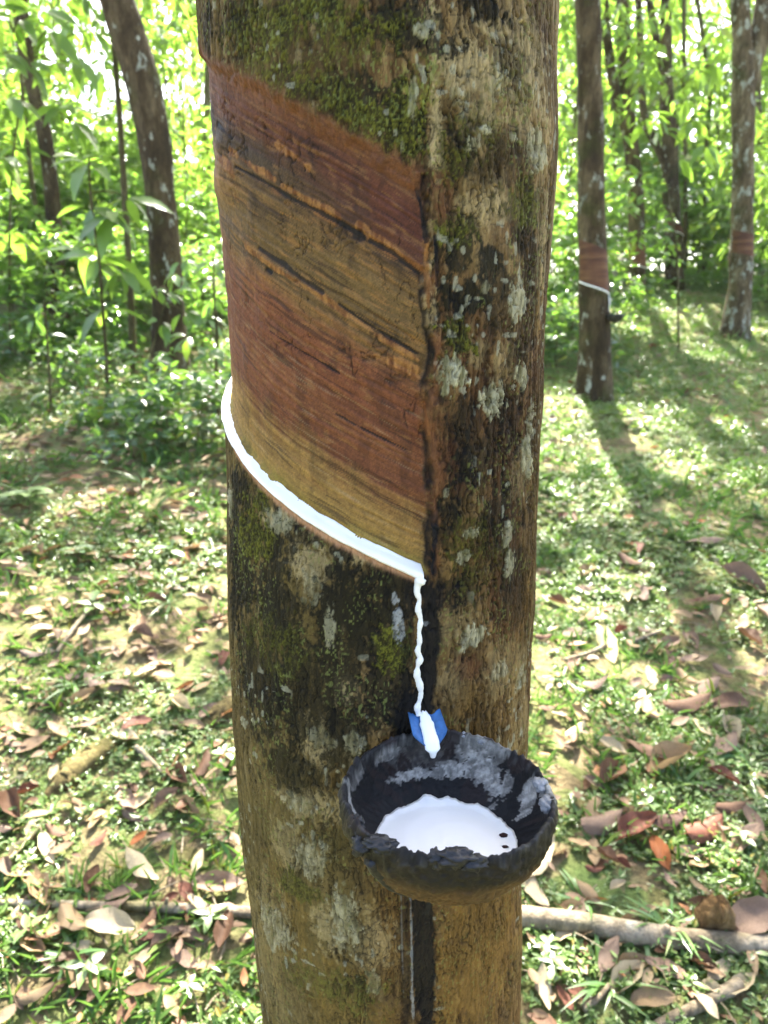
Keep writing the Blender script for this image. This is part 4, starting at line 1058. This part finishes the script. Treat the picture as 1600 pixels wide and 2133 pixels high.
# hand placed saplings
def sapling(name, path, Y, w, whorls, label, L, mat, wr=.34, group='saplings', fine=True):
    base = at_y(*path[0], Y); base[2] = float(ground_h(base[0], Y))
    P = [base] + [at_y(px, py, Y) for px, py in path[1:]]
    root = empty(name, base, label, 'sapling', group)
    v, f = tube(smooth_path(P, 30) - base, np.linspace(w, w * .5, 30) / 2 * px_size(base), 8, True, .1, 3)
    add('stem', mesh_np('stem', v, f, M_STEM), root)
    vs = []; tw = []
    for (px, py, n, dy) in whorls:
        c = at_y(px, py, Y + dy)
        k = np.argmin([np.linalg.norm(c - p) for p in smooth_path(P, 40)]); p0 = smooth_path(P, 40)[k]
        if np.linalg.norm(c - p0) > .03: tw.append(tube(smooth_path([p0 - base, (p0 + c) / 2 - base + [0, 0, .02], c - base], 7), .0035, 6))
        D = rand_dirs(n, -.85, .25); D[:, 1] *= .8
        Lr = L * RNG.uniform(.65, 1.1, n)
        vs.append(leaves(np.repeat((c - base)[None], n, 0) + D * .025, D, np.tile([0, -.25, 1.0], (n, 1)) + RNG.normal(0, .3, (n, 3)), Lr, Lr * wr, .12, RNG.uniform(.15, .5, n), fine))
    v, f = merge(vs); add('foliage', mesh_np('foliage', v, f, mat), root)
    if tw:
        for v, f in tw: add('twig', mesh_np('twig', v, f, M_STEM), root)
    return root
sapling('sapling', [(226, 872), (222, 760), (214, 640), (204, 520), (190, 420), (185, 330)], 3.95, 9,
    [(205, 535, 7, 0), (190, 430, 7, 0), (235, 440, 6, -.05), (185, 340, 6, 0), (165, 520, 4, .05), (250, 560, 5, -.05), (220, 640, 4, 0), (262, 410, 5, .05), (240, 330, 5, .1)],
    'big leaved sapling on a thin stem, bright leaves, before the left trees', .22, M_CROWN, .36)
sapling('sapling', [(458, 905), (450, 800), (452, 700), (446, 600), (444, 530)], 3.9, 8,
    [(450, 720, 5, 0), (446, 620, 6, 0), (444, 540, 6, 0), (425, 660, 4, 0), (466, 580, 4, .1), (405, 590, 5, .1), (380, 540, 5, .2), (395, 700, 5, .1)],
    'thin sapling with small leaves close beside the tapped tree', .12, M_SHRUB, .42)
sapling('sapling', [(112, 905), (104, 800), (98, 700), (92, 620)], 3.8, 7,
    [(108, 820, 3, 0), (98, 700, 4, 0), (92, 630, 5, 0), (70, 660, 4, .05)], 'thin bare stemmed sapling at left with few leaves', .11, M_SHRUB, .4)
sapling('sapling', [(300, 870), (310, 760), (330, 680), (350, 610)], 3.85, 6,
    [(312, 740, 5, 0), (335, 670, 5, 0), (352, 610, 6, 0), (380, 650, 5, 0), (365, 570, 5, .05), (330, 600, 4, 0)], 'leafy sapling across the foot of the leaning trunk', .12, M_SHRUB, .42)
sapling('overhanging_branch', [(1425, 620), (1405, 480), (1372, 330), (1330, 250)], 6.4, 5,
    [(1345, 245, 5, 0), (1355, 235, 5, 0), (1375, 270, 5, .1), (1430, 205, 6, .1), (1440, 250, 6, .1), (1470, 300, 5, .1), (1420, 330, 5, .2), (1490, 130, 5, .2), (1500, 60, 5, .2), (1450, 140, 5, .2)],
    'slender sapling with a spray of drooping bright leaves among the right trunks', .21, M_CROWN, .33)
sapling('sapling', [(30, 800), (20, 600), (30, 300), (60, 120)], 4.9, 6,
    [(20, 200, 6, 0), (60, 130, 6, 0), (100, 60, 7, .1), (40, 40, 6, 0), (120, 130, 5, .2), (10, 330, 6, 0), (150, 40, 6, .3), (20, 480, 5, 0), (130, 220, 5, .1), (5, 110, 6, 0), (170, 120, 5, .3), (190, 60, 6, .4), (215, 150, 5, .5), (150, 250, 6, .2), (90, 20, 6, .1), (0, 20, 6, 0)],
    'tall leafy sapling at the left edge with drooping bright leaves', .24, M_CROWN, .34)

# rock behind the straight trunk
def rock(px, py, w, h, Y, label):
    c = at_y(px, py, Y); gz = float(ground_h(c[0], Y)); s_ = px_size(c)
    v, f = lump(np.zeros(3), 1.0, 4); v = v * np.array([w * s_ * .75, w * s_ * .6, h * s_ * .75])
    v[:, 2] -= v[:, 2].min() + .06
    tag(add('rock', mesh_np('rock', v, f, M_ROCK), None, (c[0], Y, gz)), label, 'rock')
rock(1291, 610, 46, 62, 9.2, 'grey mossy rock behind the straight right trunk')

# thin volume added for a milky background, standing in for lens glare
def glare_haze(density):
    x0, x1, y0, y1, z0, z1 = -62, 62, -27, 82, -11, 15
    V = np.array([[x, y, z] for z in (z0, z1) for y in (y0, y1) for x in (x0, x1)], float)
    F = np.array([[0, 2, 3, 1], [4, 5, 7, 6], [0, 1, 5, 4], [1, 3, 7, 5], [3, 2, 6, 7], [2, 0, 4, 6]])
    m, nt, N, Lk = new_mat('glare_haze'); p = N('ShaderNodeVolumePrincipled'); o = N('ShaderNodeOutputMaterial')
    p.inputs['Color'].default_value = (.96, .98, 1, 1); p.inputs['Density'].default_value = density; p.inputs['Anisotropy'].default_value = .35
    Lk(p.outputs[0], o.inputs['Volume'])
    h = add('glare_haze', mesh_np('glare_haze', V, F, m, False)); h['kind'] = 'stuff'
if HAZE: glare_haze(HAZE)
# wood closing the view far behind: one mass
n = 4300
fx = RNG.uniform(-17, 19, n); fy = RNG.uniform(15.5, 25, n)
hmax = np.where(fx > 1.5, 8.6, np.where((fx < -4) & (fx > -9.5), 2.6, 4.6)) * (.75 + .5 * vn(fx * .7 + 40, fy * .6 + 10, 2))
C_ = np.stack([fx, fy, ground_h(fx, fy) + RNG.uniform(0, 1, n) ** .8 * hmax], 1)
v, f = clusters(C_, 5, .36, .40, .16, -.8, .4, .3, drop=.2)
tag(add('far_wood', mesh_np('far_wood', v, f, M_CROWN, False)), kind='stuff')

# ------------------------------------------------------------------ forest floor
def clear(P, m=.135):
    return np.hypot(P[:, 0] - bx, P[:, 1] - by) > m
def floor_pts(n, y0, y1, pw=1.0):
    y = y0 + (y1 - y0) * RNG.uniform(0, 1, n) ** pw
    x = RNG.uniform(-1, 1, n) * (.25 + .62 * y)
    P = np.stack([x, y, ground_h(x, y)], 1); return P[clear(P)]
def cover(n, y0, y1, L, per, thr):
    P = floor_pts(n, y0, y1)
    q = fbm(P[:, 0] * 2.6 + 30, P[:, 1] * 2.6 + 30, 4, 3) + (RNG.uniform(0, 1, len(P)) - .5) * .22 + .05 * np.clip(P[:, 0], -1, 1)
    P = P[q > thr]
    h = L * RNG.uniform(.3, 1.7, len(P))
    idx = np.repeat(np.arange(len(P)), per)
    tt_ = np.tile(np.linspace(.25, 1, per), len(P))
    D = rand_dirs(len(idx), -.15, .75)
    B = P[idx] + np.stack([0 * tt_, 0 * tt_, h[idx] * tt_], 1)
    sz = (.55 + .9 * RNG.uniform(0, 1, len(P)) ** 2)[idx] * L * RNG.uniform(.7, 1.15, len(idx))
    return leaves(B, D, np.tile([0, 0, 1.0], (len(idx), 1)) + RNG.normal(0, .3, (len(idx), 3)), sz, sz * .42, .1, .2)
parts = [cover(29000, .85, 2.4, .0145, 6, .48), cover(29000, 2.3, 4.2, .021, 6, .45), cover(26000, 4.1, 7.5, .030, 5, .41), cover(12000, 7.3, 13, .052, 5, .4)]
v, f = merge(parts)
tag(add('ground_cover', mesh_np('ground_cover', v, f, M_COVER, False)), kind='stuff')
def blades(n, y0, y1, L, thr):
    P = floor_pts(n, y0, y1)
    q = fbm(P[:, 0] * 3.1 + 60, P[:, 1] * 3.1 + 20, 3, 8); P = P[q > thr]
    idx = np.repeat(np.arange(len(P)), 5)
    D = rand_dirs(len(idx), .25, 1.0)
    Lr = L * RNG.uniform(.5, 1.4, len(idx))
    return leaves(P[idx] + RNG.normal(0, .006, (len(idx), 3)) * [1, 1, 0], D, rand_dirs(len(idx), 0, 1), Lr, Lr * .075, .1, RNG.uniform(.1, .8, len(idx)))
v, f = merge([blades(2600, .85, 2.6, .045, .50), blades(3600, 2.5, 6, .065, .48), blades(2400, 5.8, 12, .10, .46)])
tag(add('grass', mesh_np('grass', v, f, M_GRASS, False)), kind='stuff')
# the mass of small litter
def litter(n, y0, y1, L):
    P = floor_pts(n, y0, y1); P = P[RNG.uniform(0, 1, len(P)) < np.where((P[:, 0] > .3) & (P[:, 1] > 2.1), .4, 1)]; P[:, 2] += RNG.uniform(.004, .022, len(P))
    D = rand_dirs(len(P), -.12, .18); Lr = L * RNG.uniform(.4, 1.25, len(P))
    return leaves(P, D, np.tile([0, 0, 1.0], (len(P), 1)) + RNG.normal(0, .35, (len(P), 3)), Lr, Lr * RNG.uniform(.3, .5, len(P)), RNG.uniform(-.1, .4), RNG.uniform(-.25, .3, len(P)), True)
def brown_left(n):
    P = np.stack([RNG.normal(-.85, .45, n), RNG.normal(2.3, .6, n), np.zeros(n)], 1); P = P[clear(P) & (P[:, 1] > 1.3) & (P[:, 0] < -.2)]
    P[:, 2] = ground_h(P[:, 0], P[:, 1]) + RNG.uniform(.006, .026, len(P)); D = rand_dirs(len(P), -.12, .2); Lr = .062 * RNG.uniform(.4, 1.4, len(P))
    return leaves(P, D, np.tile([0, 0, 1.0], (len(P), 1)) + RNG.normal(0, .4, (len(P), 3)), Lr, Lr * RNG.uniform(.3, .5, len(P)), .25, RNG.uniform(-.3, .3, len(P)), True)
v, f = merge([litter(1000, .85, 2.4, .05), litter(1900, 2.3, 4.2, .06), litter(1500, 4.1, 8, .08), litter(900, 7.8, 13, .12), brown_left(500)])
tag(add('leaf_litter', mesh_np('leaf_litter', v, f, M_LITTER, True)), kind='stuff')
# fine twigs and stalks in the litter
P = floor_pts(900, .85, 4.5); parts = []
for p in P[:650]:
    d = rand_dirs(1, -.05, .25)[0]; L_ = RNG.uniform(.02, .09); p = p + [0, 0, .008]
    parts.append(tube([p, p + d * L_ * .5 + [0, 0, .004], p + d * L_], RNG.uniform(.0006, .0016), 5, False))
v, f = merge(parts); tag(add('twig_litter', mesh_np('twig_litter', v, f, M_POLE)), kind='stuff')

# ---- fallen leaves, one object each
def dead_leaf(seed, curl, bend, twist, wr):
    r = np.random.default_rng(seed); nu, nv_ = 15, 9
    u = np.linspace(0, 1, nu); s = np.linspace(-1, 1, nv_); Uu, Ss = np.meshgrid(u, s, indexing='ij')
    wd = wr * np.sin(PI * np.clip(u, 0, 1) ** .85) ** .75 * .5
    x = Uu - .5 ; yv = Ss * wd[:, None] * (1 + .06 * np.sin(Uu * 19 + seed))
    z = curl * (np.abs(Ss) ** 1.6) * wd[:, None] * 1.2 + bend * ((Uu - .5) ** 2) * 1.1 + .03 * np.sin(Uu * 9 + Ss * 2 + seed) * np.abs(Ss)
    a = twist * (Uu - .5); y2 = yv * np.cos(a) - z * np.sin(a) * .6; z2 = z + yv * np.sin(a)
    z2 -= np.abs(Ss < .12) * np.abs(Ss > -.12) * .006
    V = np.stack([x, y2, z2], -1); V[..., 2] -= V[..., 2].min()
    i = np.arange(nu - 1)[:, None] * nv_ + np.arange(nv_ - 1)[None]
    F = np.stack([i, i + nv_, i + nv_ + 1, i + 1], -1).reshape(-1, 4)
    st, sf = tube([V[0, 4], V[0, 4] + [-.06, .004, .012], V[0, 4] + [-.15, .02, .01]], [.010, .008, .006], 5)
    v, f = merge([(V.reshape(-1, 3), [F]), (st, sf)])
    return mesh_np('fallen_leaf', v, f, M_DEAD)
DL = [dead_leaf(k, *a) for k, a in enumerate([(.25, .15, .3, .34), (.5, .25, -.5, .38), (-.3, -.22, .4, .36), (.8, .1, .2, .44), (.1, .35, .7, .30), (-.45, .15, -.6, .40), (.3, -.3, .5, .44), (.1, .08, -.15, .38), (1.1, .2, .5, .46), (-.2, .4, -.3, .34)])]
TONE = {'mauve': (134, 110, 92), 'brown': (116, 84, 60), 'tan': (162, 136, 100), 'pale': (206, 188, 152), 'orange': (176, 104, 52), 'red': (122, 74, 54), 'yellow': (214, 200, 140), 'dark': (84, 56, 42)}
TNAME = {'mauve': 'mauve brown', 'brown': 'dull brown', 'tan': 'tan', 'pale': 'pale cream', 'orange': 'orange', 'red': 'reddish brown', 'yellow': 'pale yellow', 'dark': 'dark brown'}
HERO = [(1265,1352,80,62,'yellow'),(1275,1566,80,30,'pale'),(1348,1577,120,30,'brown'),(1506,1629,82,30,'red'),(1473,1655,66,0,'dark'),(1249,1728,105,-25,'mauve'),(1374,1790,86,62,'orange'),(1236,1787,70,88,'tan'),(1264,1798,64,40,'brown'),(1389,1724,86,-20,'dark'),
 (1436,1787,80,0,'mauve'),(1565,1724,90,55,'mauve'),(1227,1875,80,45,'tan'),(1201,1915,86,18,'tan'),(1124,1805,120,-60,'pale'),(1112,1871,110,60,'pale'),(1561,1930,130,-25,'mauve'),(1392,2032,120,20,'mauve'),(1462,2022,66,10,'brown'),(1132,2073,100,82,'pale'),
 (1176,2095,80,62,'red'),(1546,2065,76,-40,'pale'),(1470,1442,66,-25,'mauve'),(1392,1427,40,0,'mauve'),(1565,1453,66,15,'tan'),(1429,1482,105,-6,'brown'),(1520,1478,82,-6,'brown'),(1462,1526,60,50,'pale'),(1520,1533,64,60,'pale'),(1143,1486,50,0,'brown'),(1165,1497,40,10,'pale'),(1205,1497,56,35,'tan'),
 (1469,1140,100,0,'mauve'),(1546,1220,125,24,'mauve'),(1223,1237,60,0,'mauve'),(1311,1181,60,25,'brown'),(1330,1153,34,88,'red'),(1313,1142,28,0,'orange'),(1307,1256,42,85,'pale'),(1340,1253,42,88,'mauve'),(1268,1213,56,10,'pale'),(1458,1097,30,0,'orange'),(1186,873,20,0,'red'),(1170,1086,28,-60,'red'),(1197,1086,28,75,'red'),
 (1131,1337,40,0,'brown'),(1420,1293,50,20,'tan'),(1437,1381,46,-10,'mauve'),(1560,1339,66,32,'brown'),(1342,1322,46,5,'mauve'),(1500,1100,40,10,'pale'),(1545,985,30,15,'red'),(1480,1260,60,-15,'brown'),(1590,1290,60,50,'mauve'),
 (182,2059,105,22,'tan'),(80,2087,95,-25,'tan'),(241,2038,28,0,'orange'),(10,2003,34,30,'orange'),(196,1845,66,-68,'brown'),(206,1765,60,-50,'red'),(290,1758,52,-45,'orange'),(458,1856,125,-4,'mauve'),(413,1807,60,-70,'pale'),(469,1950,90,-75,'brown'),(315,1961,66,-15,'red'),(427,1604,56,-65,'brown'),
 (287,1520,72,-15,'red'),(178,1520,66,-10,'mauve'),(378,1478,50,30,'pale'),(455,1618,66,-25,'tan'),(200,1720,56,-60,'tan'),(253,1196,44,10,'pale'),(257,1232,38,0,'tan'),(323,1263,54,15,'brown'),(176,1358,40,-20,'tan'),(70,1375,56,5,'mauve'),(471,1379,40,-60,'red'),(151,1421,50,-8,'mauve'),(60,1660,60,-30,'red'),(30,1560,60,20,'mauve'),
 (100,1780,70,70,'pale'),(300,1680,60,-40,'pale'),(380,1900,40,60,'brown'),(40,1780,60,-45,'pale'),(110,1480,60,10,'brown'),(250,1440,56,-20,'mauve'),(340,1420,60,8,'tan'),(420,1440,50,-30,'tan'),(300,1330,50,20,'mauve'),(90,1300,44,0,'tan'),(30,830,26,0,'orange'),(165,828,20,0,'yellow')]
LAND = [(1085, 1700, 'the cup', 'the coconut cup'), (1300, 1955, 'pole', 'the long fallen pole'), (1484, 1904, 'chunk', 'the broken wood chunk'), (1490, 2095, 'stick', 'the short cut stick'), (1240, 832, 'tree', 'the straight right trunk'),
        (1110, 1250, 'bark', "the tapped tree's right edge"), (180, 1595, 'root', 'the mossy root at left'), (200, 1893, 'pole', "the pole's left part"), (330, 1147, 'seedling', 'the four leaved seedling'), (480, 1350, 'bark', "the tapped tree's left edge"), (226, 872, 'sap', "the big leaved sapling's foot"), (1530, 706, 'r4', "the spotted trunk's foot")]
def put_leaf(px, py, L, ang, tone, k, lift):
    p = at_ground(px, py); s_ = px_size(p)
    a = math.radians(ang)
    # turn the picture direction into a direction on the ground
    q = at_ground(px + 6 * math.cos(a), py + 6 * math.sin(a)); d = q - p; rz = math.atan2(d[1], d[0])
    fore = np.linalg.norm(d[:2]) / max(6 * s_, 1e-6)
    size = min(L * s_ * min(fore, 1.5) * .95, .18)
    o = add('fallen_leaf', DL[k % len(DL)]); o.location = p + [0, 0, lift]
    o.scale = (size,) * 3
    sl_ = math.atan(.2)
    o.rotation_euler = (Matrix.Rotation(sl_, 3, 'X') @ Euler((RNG.uniform(-.25, .25), RNG.uniform(-.2, .2), rz)).to_matrix()).to_euler()
    c = hx(*TONE[tone], k=.74); j = RNG.uniform(.85, 1.15)
    o.color = (c[0] * j, c[1] * j, c[2] * j, 1); o['category'] = 'fallen leaf'
    return o
seen = {}
for k, (px, py, L, ang, tone) in enumerate(HERO):
    o = put_leaf(px, py, L, ang, tone, k, .014 if py > 1300 else .02)
    dl = sorted((math.hypot(px - x, py - y), i) for i, (x, y, _, _) in enumerate(LAND))[0]
    x, y, _, nm = LAND[dl[1]]
    dx, dy = px - x, py - y
    rel = ('right of' if dx > 0 else 'left of') if abs(dx) > abs(dy) else ('below' if dy > 0 else 'above')
    o['group'] = 'fallen dry leaves'
    seen.setdefault((TNAME[tone], rel, nm), []).append((dl[0], o, L))
ORD = ['nearest', 'second nearest', 'third nearest', 'fourth nearest', 'fifth nearest', 'sixth nearest', 'seventh nearest', 'eighth nearest', 'ninth nearest', 'tenth nearest']
for (tn, rel, nm), lst in seen.items():
    lst.sort(key=lambda t: t[0])
    for i, (dist, o, L) in enumerate(lst):
        o['label'] = f'{tn} fallen leaf {rel} {nm}' + ('' if len(lst) == 1 else f', {ORD[i]} of those')
nrand = 0
tones = ['mauve', 'brown', 'tan', 'pale', 'mauve', 'tan', 'brown', 'pale', 'tan', 'red']
hp = np.array([(h[0], h[1]) for h in HERO])
while nrand < 160:
    px = RNG.uniform(0, 1600); py = RNG.uniform(760, 2133) if RNG.uniform() < .8 else RNG.uniform(1200, 2133)
    if (485 if py > 1000 else 470) < px < 1130: continue
    if px < 470 and py < 1150 and RNG.uniform() < .7: continue
    if px > 1130 and py < 1250 and RNG.uniform() < .6: continue
    if np.min(np.hypot(hp[:, 0] - px, hp[:, 1] - py)) < 28: continue
    tone = tones[int(RNG.integers(0, 10))]
    p = at_ground(px, py); L = RNG.uniform(.035, .085) / px_size(p) * (1 if RNG.uniform() < .8 else 1.3)
    o = put_leaf(px, py, L, RNG.uniform(-70, 70), tone, int(RNG.integers(0, 10)), RNG.uniform(.006, .022))
    hp = np.concatenate([hp, [[px, py]]])
    side = 'left of the tapped tree' if px < 700 else 'right of the tapped tree'
    zone = 'among ground cover in front' if py > 1500 else ('on the open slope' if py < 1100 else 'in the mixed litter')
    o['label'] = f'small {TNAME[tone]} dry leaf lying {zone}, {side}'; o['group'] = f'small {TNAME[tone]} leaves {zone} {side}'
    nrand += 1

# ---- fallen wood
def wood(name, px_path, wpx, label, cat, mat, lift=.0, sides=16, wob=.12, flat=1.0, knobs=()):
    P = np.array([at_ground(*p) for p in px_path]); s_ = np.array([px_size(p) for p in P])
    R = np.array(wpx) / 2 * s_; P[:, 2] += R * .55 + lift
    n = 60; t = np.linspace(0, 1, len(P)); S = smooth_path(P, n); Rn = np.interp(np.linspace(0, 1, n), t, R)
    S[:, 2] += (fbm(np.linspace(0, 9, n), np.zeros(n), 3, 5) - .5) * R.mean() * .5
    v, f = tube(S, Rn, sides, True, wob, 3)
    parts = [(v, f)]
    base = P[0].copy()
    o = tag(add(name, mesh_np(name, v - base, f, mat), None, base), label, cat)
    for (i_, L_, d_) in knobs:
        p = S[i_]; vv, ff = tube([p, p + np.array(d_) * L_], [Rn[i_] * .5, Rn[i_] * .35], 8)
        add('twig_stub', mesh_np('twig_stub', vv - base, ff, mat), o)
    return o
wood('fallen_pole', [(-40, 1884), (150, 1893), (300, 1898), (470, 1906), (700, 1914), (1000, 1918), (1180, 1934), (1300, 1954), (1450, 1972), (1640, 1986)], [14, 17, 20, 23, 28, 40, 44, 44, 43, 44],
     'long pale fallen pole lying across the ground behind the tapped tree', 'pole', M_POLE, .004, 18, .10, knobs=[(50, .03, (.3, -.2, .9)), (14, .02, (.2, .1, .9))])
wood('cut_stick', [(1360, 2150), (1440, 2112), (1500, 2082), (1540, 2062)], [20, 23, 26, 27], 'short pale cut stick lying below the fallen pole at lower right', 'stick', M_POLE, .006, 12, .08)
wood('twig', [(120, 1368), (150, 1325), (192, 1272)], [9, 9, 7], 'thin straight grey twig leaning in the litter at left', 'twig', M_POLE, .012, 8)
wood('twig', [(285, 1568), (310, 1592), (340, 1622)], [13, 12, 9], 'short pale twig right of the mossy root', 'twig', M_POLE, .012, 8)
wood('twig', [(1178, 1384), (1230, 1368), (1262, 1352)], [9, 8, 7], 'thin grey twig beside the pale yellow leaf', 'twig', M_POLE, .012, 8)
wood('twig', [(1310, 1350), (1350, 1333), (1378, 1322)], [10, 9, 7], 'thin grey twig on the litter right of the pale yellow leaf', 'twig', M_POLE, .012, 8)
wood('twig', [(1215, 2112), (1250, 2085), (1268, 2062)], [16, 14, 10], 'pale broken twig below the fallen pole', 'twig', M_POLE, .008, 8)
wood('twig', [(340, 1640), (365, 1600), (378, 1570)], [6, 5, 4], 'very thin brown twig standing in the sunlit cover at left', 'twig', M_CHUNK, .014, 7)
wood('mossy_root', [(90, 1668), (150, 1615), (200, 1575), (262, 1532)], [30, 66, 60, 26], 'yellow green mossy root breaking the ground at left', 'root', M_MOSSLOG, -.021, 20, .35)
wood('mossy_root', [(425, 1512), (455, 1490), (485, 1468)], [40, 52, 46], 'yellow green mossy root touching the left foot side of the tapped tree', 'root', M_MOSSLOG, -.018, 20, .35)
# broken chunk of wood standing in the grass
p = at_ground(1484, 1930); s_ = px_size(p)
def chunk(wd, ht, tk):
    out = np.array([(-.5, -.15), (.48, -.15), (.50, .30), (.40, .62), (.16, .93), (-.02, .86), (-.14, 1.0), (-.36, .72), (-.52, .40)])
    per = np.concatenate([np.linspace(out[k], out[(k + 1) % len(out)], 10, endpoint=False) for k in range(len(out))]); n = len(per)
    layers = []; ys = np.linspace(-.5, .5, 9)
    for y in ys:
        ed = 1 - .10 * (abs(y) * 2) ** 3
        q = fbm(per[:, 0] * 7 + 20, per[:, 1] * 7 + y * 9 + 20, 3, 4) - .5; q2 = fbm(per[:, 0] * 30 + 20, y * 14 + per[:, 1] * 3 + 20, 2, 6) - .5
        s_ = ed * (1 + .16 * q + .10 * q2)
        layers.append(np.stack([per[:, 0] * s_, np.full(n, y) + .12 * (fbm(per[:, 0] * 5 + 9, per[:, 1] * 5 + 9, 2, 3) - .5), per[:, 1] * s_], 1))
    V = np.concatenate(layers); k = np.arange(n); k2 = (k + 1) % n
    F = [np.concatenate([np.stack([r_ * n + k, r_ * n + k2, (r_ + 1) * n + k2, (r_ + 1) * n + k], -1) for r_ in range(8)])]
    # the two broad faces, grained
    tri = []
    for r_ in (0, 8):
        rings = [V[r_ * n:(r_ + 1) * n]]; c = rings[0].mean(0)
        idx = r_ * n + k
        for m in (.75, .5, .25):
            R_ = c + (rings[0] - c) * m; R_[:, 1] += .16 * (fbm(R_[:, 0] * 16 + 30, R_[:, 2] * 3 + 30, 3, 5) - .5)
            st = len(V); V = np.concatenate([V, R_]); F.append(np.stack([idx, st + k, st + k2, np.roll(idx, -1)], -1)); idx = st + k
        V = np.concatenate([V, c[None]]); tri.append(np.stack([idx, np.full(n, len(V) - 1), np.roll(idx, -1)], -1))
    return V * [wd, tk, ht], [np.concatenate(F), np.concatenate(tri)]
v, f = chunk(76 * s_, 88 * s_, 44 * s_); v = v @ np.array(Matrix.Rotation(.25, 3, 'X')).T
tag(add('wood_chunk', mesh_np('wood_chunk', v, f, M_CHUNK), None, p), 'broken brown chunk of wood standing in grass behind the fallen pole', 'wood chunk')

# ---- seedlings and grass tufts one can point to
def seedling(px, py, n, Lpx, hpx, label, mat, wr=.42, cat='seedling', group='seedlings', zr=(-.05, .45)):
    p = at_ground(px, py); s_ = px_size(p); h = hpx * s_
    root = empty('seedling', p, label, cat, group)
    v, f = tube([[0, 0, -.01], [.002, 0, h * .5], [0, .002, h]], [.0016, .0013, .001], 6); add('stem', mesh_np('stem', v, f, M_STEM), root)
    a = np.arange(n) * 2.4 + RNG.uniform(0, 6); z = RNG.uniform(zr[0], zr[1], n)
    D = np.stack([np.cos(a), np.sin(a), z], 1); Lr = Lpx * s_ * RNG.uniform(.75, 1.15, n)
    B = np.stack([0 * a, 0 * a, h * np.linspace(.55, 1, n)], 1)
    v, f = leaves(B, D, np.tile([0, 0, 1.0], (n, 1)) + RNG.normal(0, .15, (n, 3)), Lr, Lr * wr, .1, .22, True)
    add('leaf', mesh_np('leaf', v, f, mat), root); root.children[-1]['kind'] = 'stuff' if n > 100 else 'thing'
    return root
for a in [(1150, 2030, 6, 44, 40, 'bright five leaved seedling below the pole beside the tapped tree', M_COVER), (1140, 1985, 7, 34, 30, 'seedling with small bright leaves at the near end of the pole', M_COVER),
          (355, 1165, 4, 40, 26, 'four leaved dark green seedling in the shade at left', M_DARKSHRUB), (162, 1172, 5, 44, 34, 'broad leaved bluish seedling in the litter at left', M_DARKSHRUB),
          (197, 1280, 5, 46, 30, 'seedling with long leaves beside the thin grey twig', M_COVER), (1198, 1672, 7, 22, 22, 'small bright seedling right of the cup', M_COVER),
          (1250, 1300, 9, 22, 20, 'bushy little seedling above the pale yellow leaf', M_COVER), (180, 2040, 6, 46, 40, 'bright broad seedling in the sun at lower left', M_COVER),
          (440, 1930, 7, 40, 34, 'seedling at the left foot of the tapped tree over the pole', M_COVER), (470, 1590, 8, 34, 26, 'seedling with curved leaves touching the left side of the tapped tree', M_COVER),
          (1570, 2010, 6, 32, 30, 'bright seedling under the pole at the right edge', M_COVER), (1540, 1760, 6, 40, 36, 'seedling with narrow leaves among the mauve leaves at right', M_COVER),
          (1350, 1690, 6, 26, 22, 'seedling in the shaded cover above the orange leaf', M_COVER), (60, 1960, 6, 44, 34, 'seedling at the left edge below the pole', M_COVER), (60, 1060, 9, 60, 40, 'arching leafy seedling at the left edge', M_COVER),
          (395, 2080, 8, 34, 36, 'seedling at the bottom left of the tapped tree', M_COVER), (1440, 2070, 7, 30, 30, 'seedling behind the short cut stick', M_COVER)]: seedling(*a)
def tuft(px, py, n, Lpx, label):
    p = at_ground(px, py); s_ = px_size(p)
    a = RNG.uniform(0, 2 * PI, n); z = RNG.uniform(.3, 1.3, n); D = np.stack([np.cos(a), np.sin(a), z], 1)
    Lr = Lpx * s_ * RNG.uniform(.6, 1.2, n)
    v, f = leaves(RNG.normal(0, .008, (n, 3)) * [1, 1, 0], D, np.tile([0, 0, 1.0], (n, 1)) + RNG.normal(0, .2, (n, 3)), Lr, np.minimum(Lr * .11, .008), .1, RNG.uniform(.3, .9, n), True)
    tag(add('grass_tuft', mesh_np('grass_tuft', v, f, M_GRASS, True), None, p), label, 'grass tuft', 'grass tufts')
for a in [(1390, 1935, 26, 95, 'grass tuft in front of the wood chunk, left of it'), (1340, 1945, 18, 80, 'grass tuft rising behind the middle of the pole'), (1450, 1950, 16, 70, 'dark grass tuft at the foot of the wood chunk'),
          (355, 1262, 12, 60, 'pointed grass tuft beside the brown litter at left'), (1262, 2050, 20, 90, 'grass tuft below the near part of the pole'), (1560, 1600, 14, 80, 'grass tuft with broad blades at the right edge'),
          (1390, 1460, 14, 60, 'grass tuft between the brown leaves on the right'), (160, 1430, 10, 70, 'yellow green upright grass tuft at left'), (60, 1030, 18, 90, 'arching grass tuft in sun at the left edge'),
          (300, 1010, 16, 80, 'grass tuft in the dark bush shade'), (1210, 1880, 16, 70, 'grass tuft beside the tan leaves right of the cup'), (150, 2000, 18, 90, 'bright grass tuft at the lower left'),
          (1590, 1690, 12, 70, 'small grass tuft by the mauve leaf at the right edge'), (1180, 1420, 12, 50, 'small grass tuft right of the tapped trunk')]: tuft(*a)
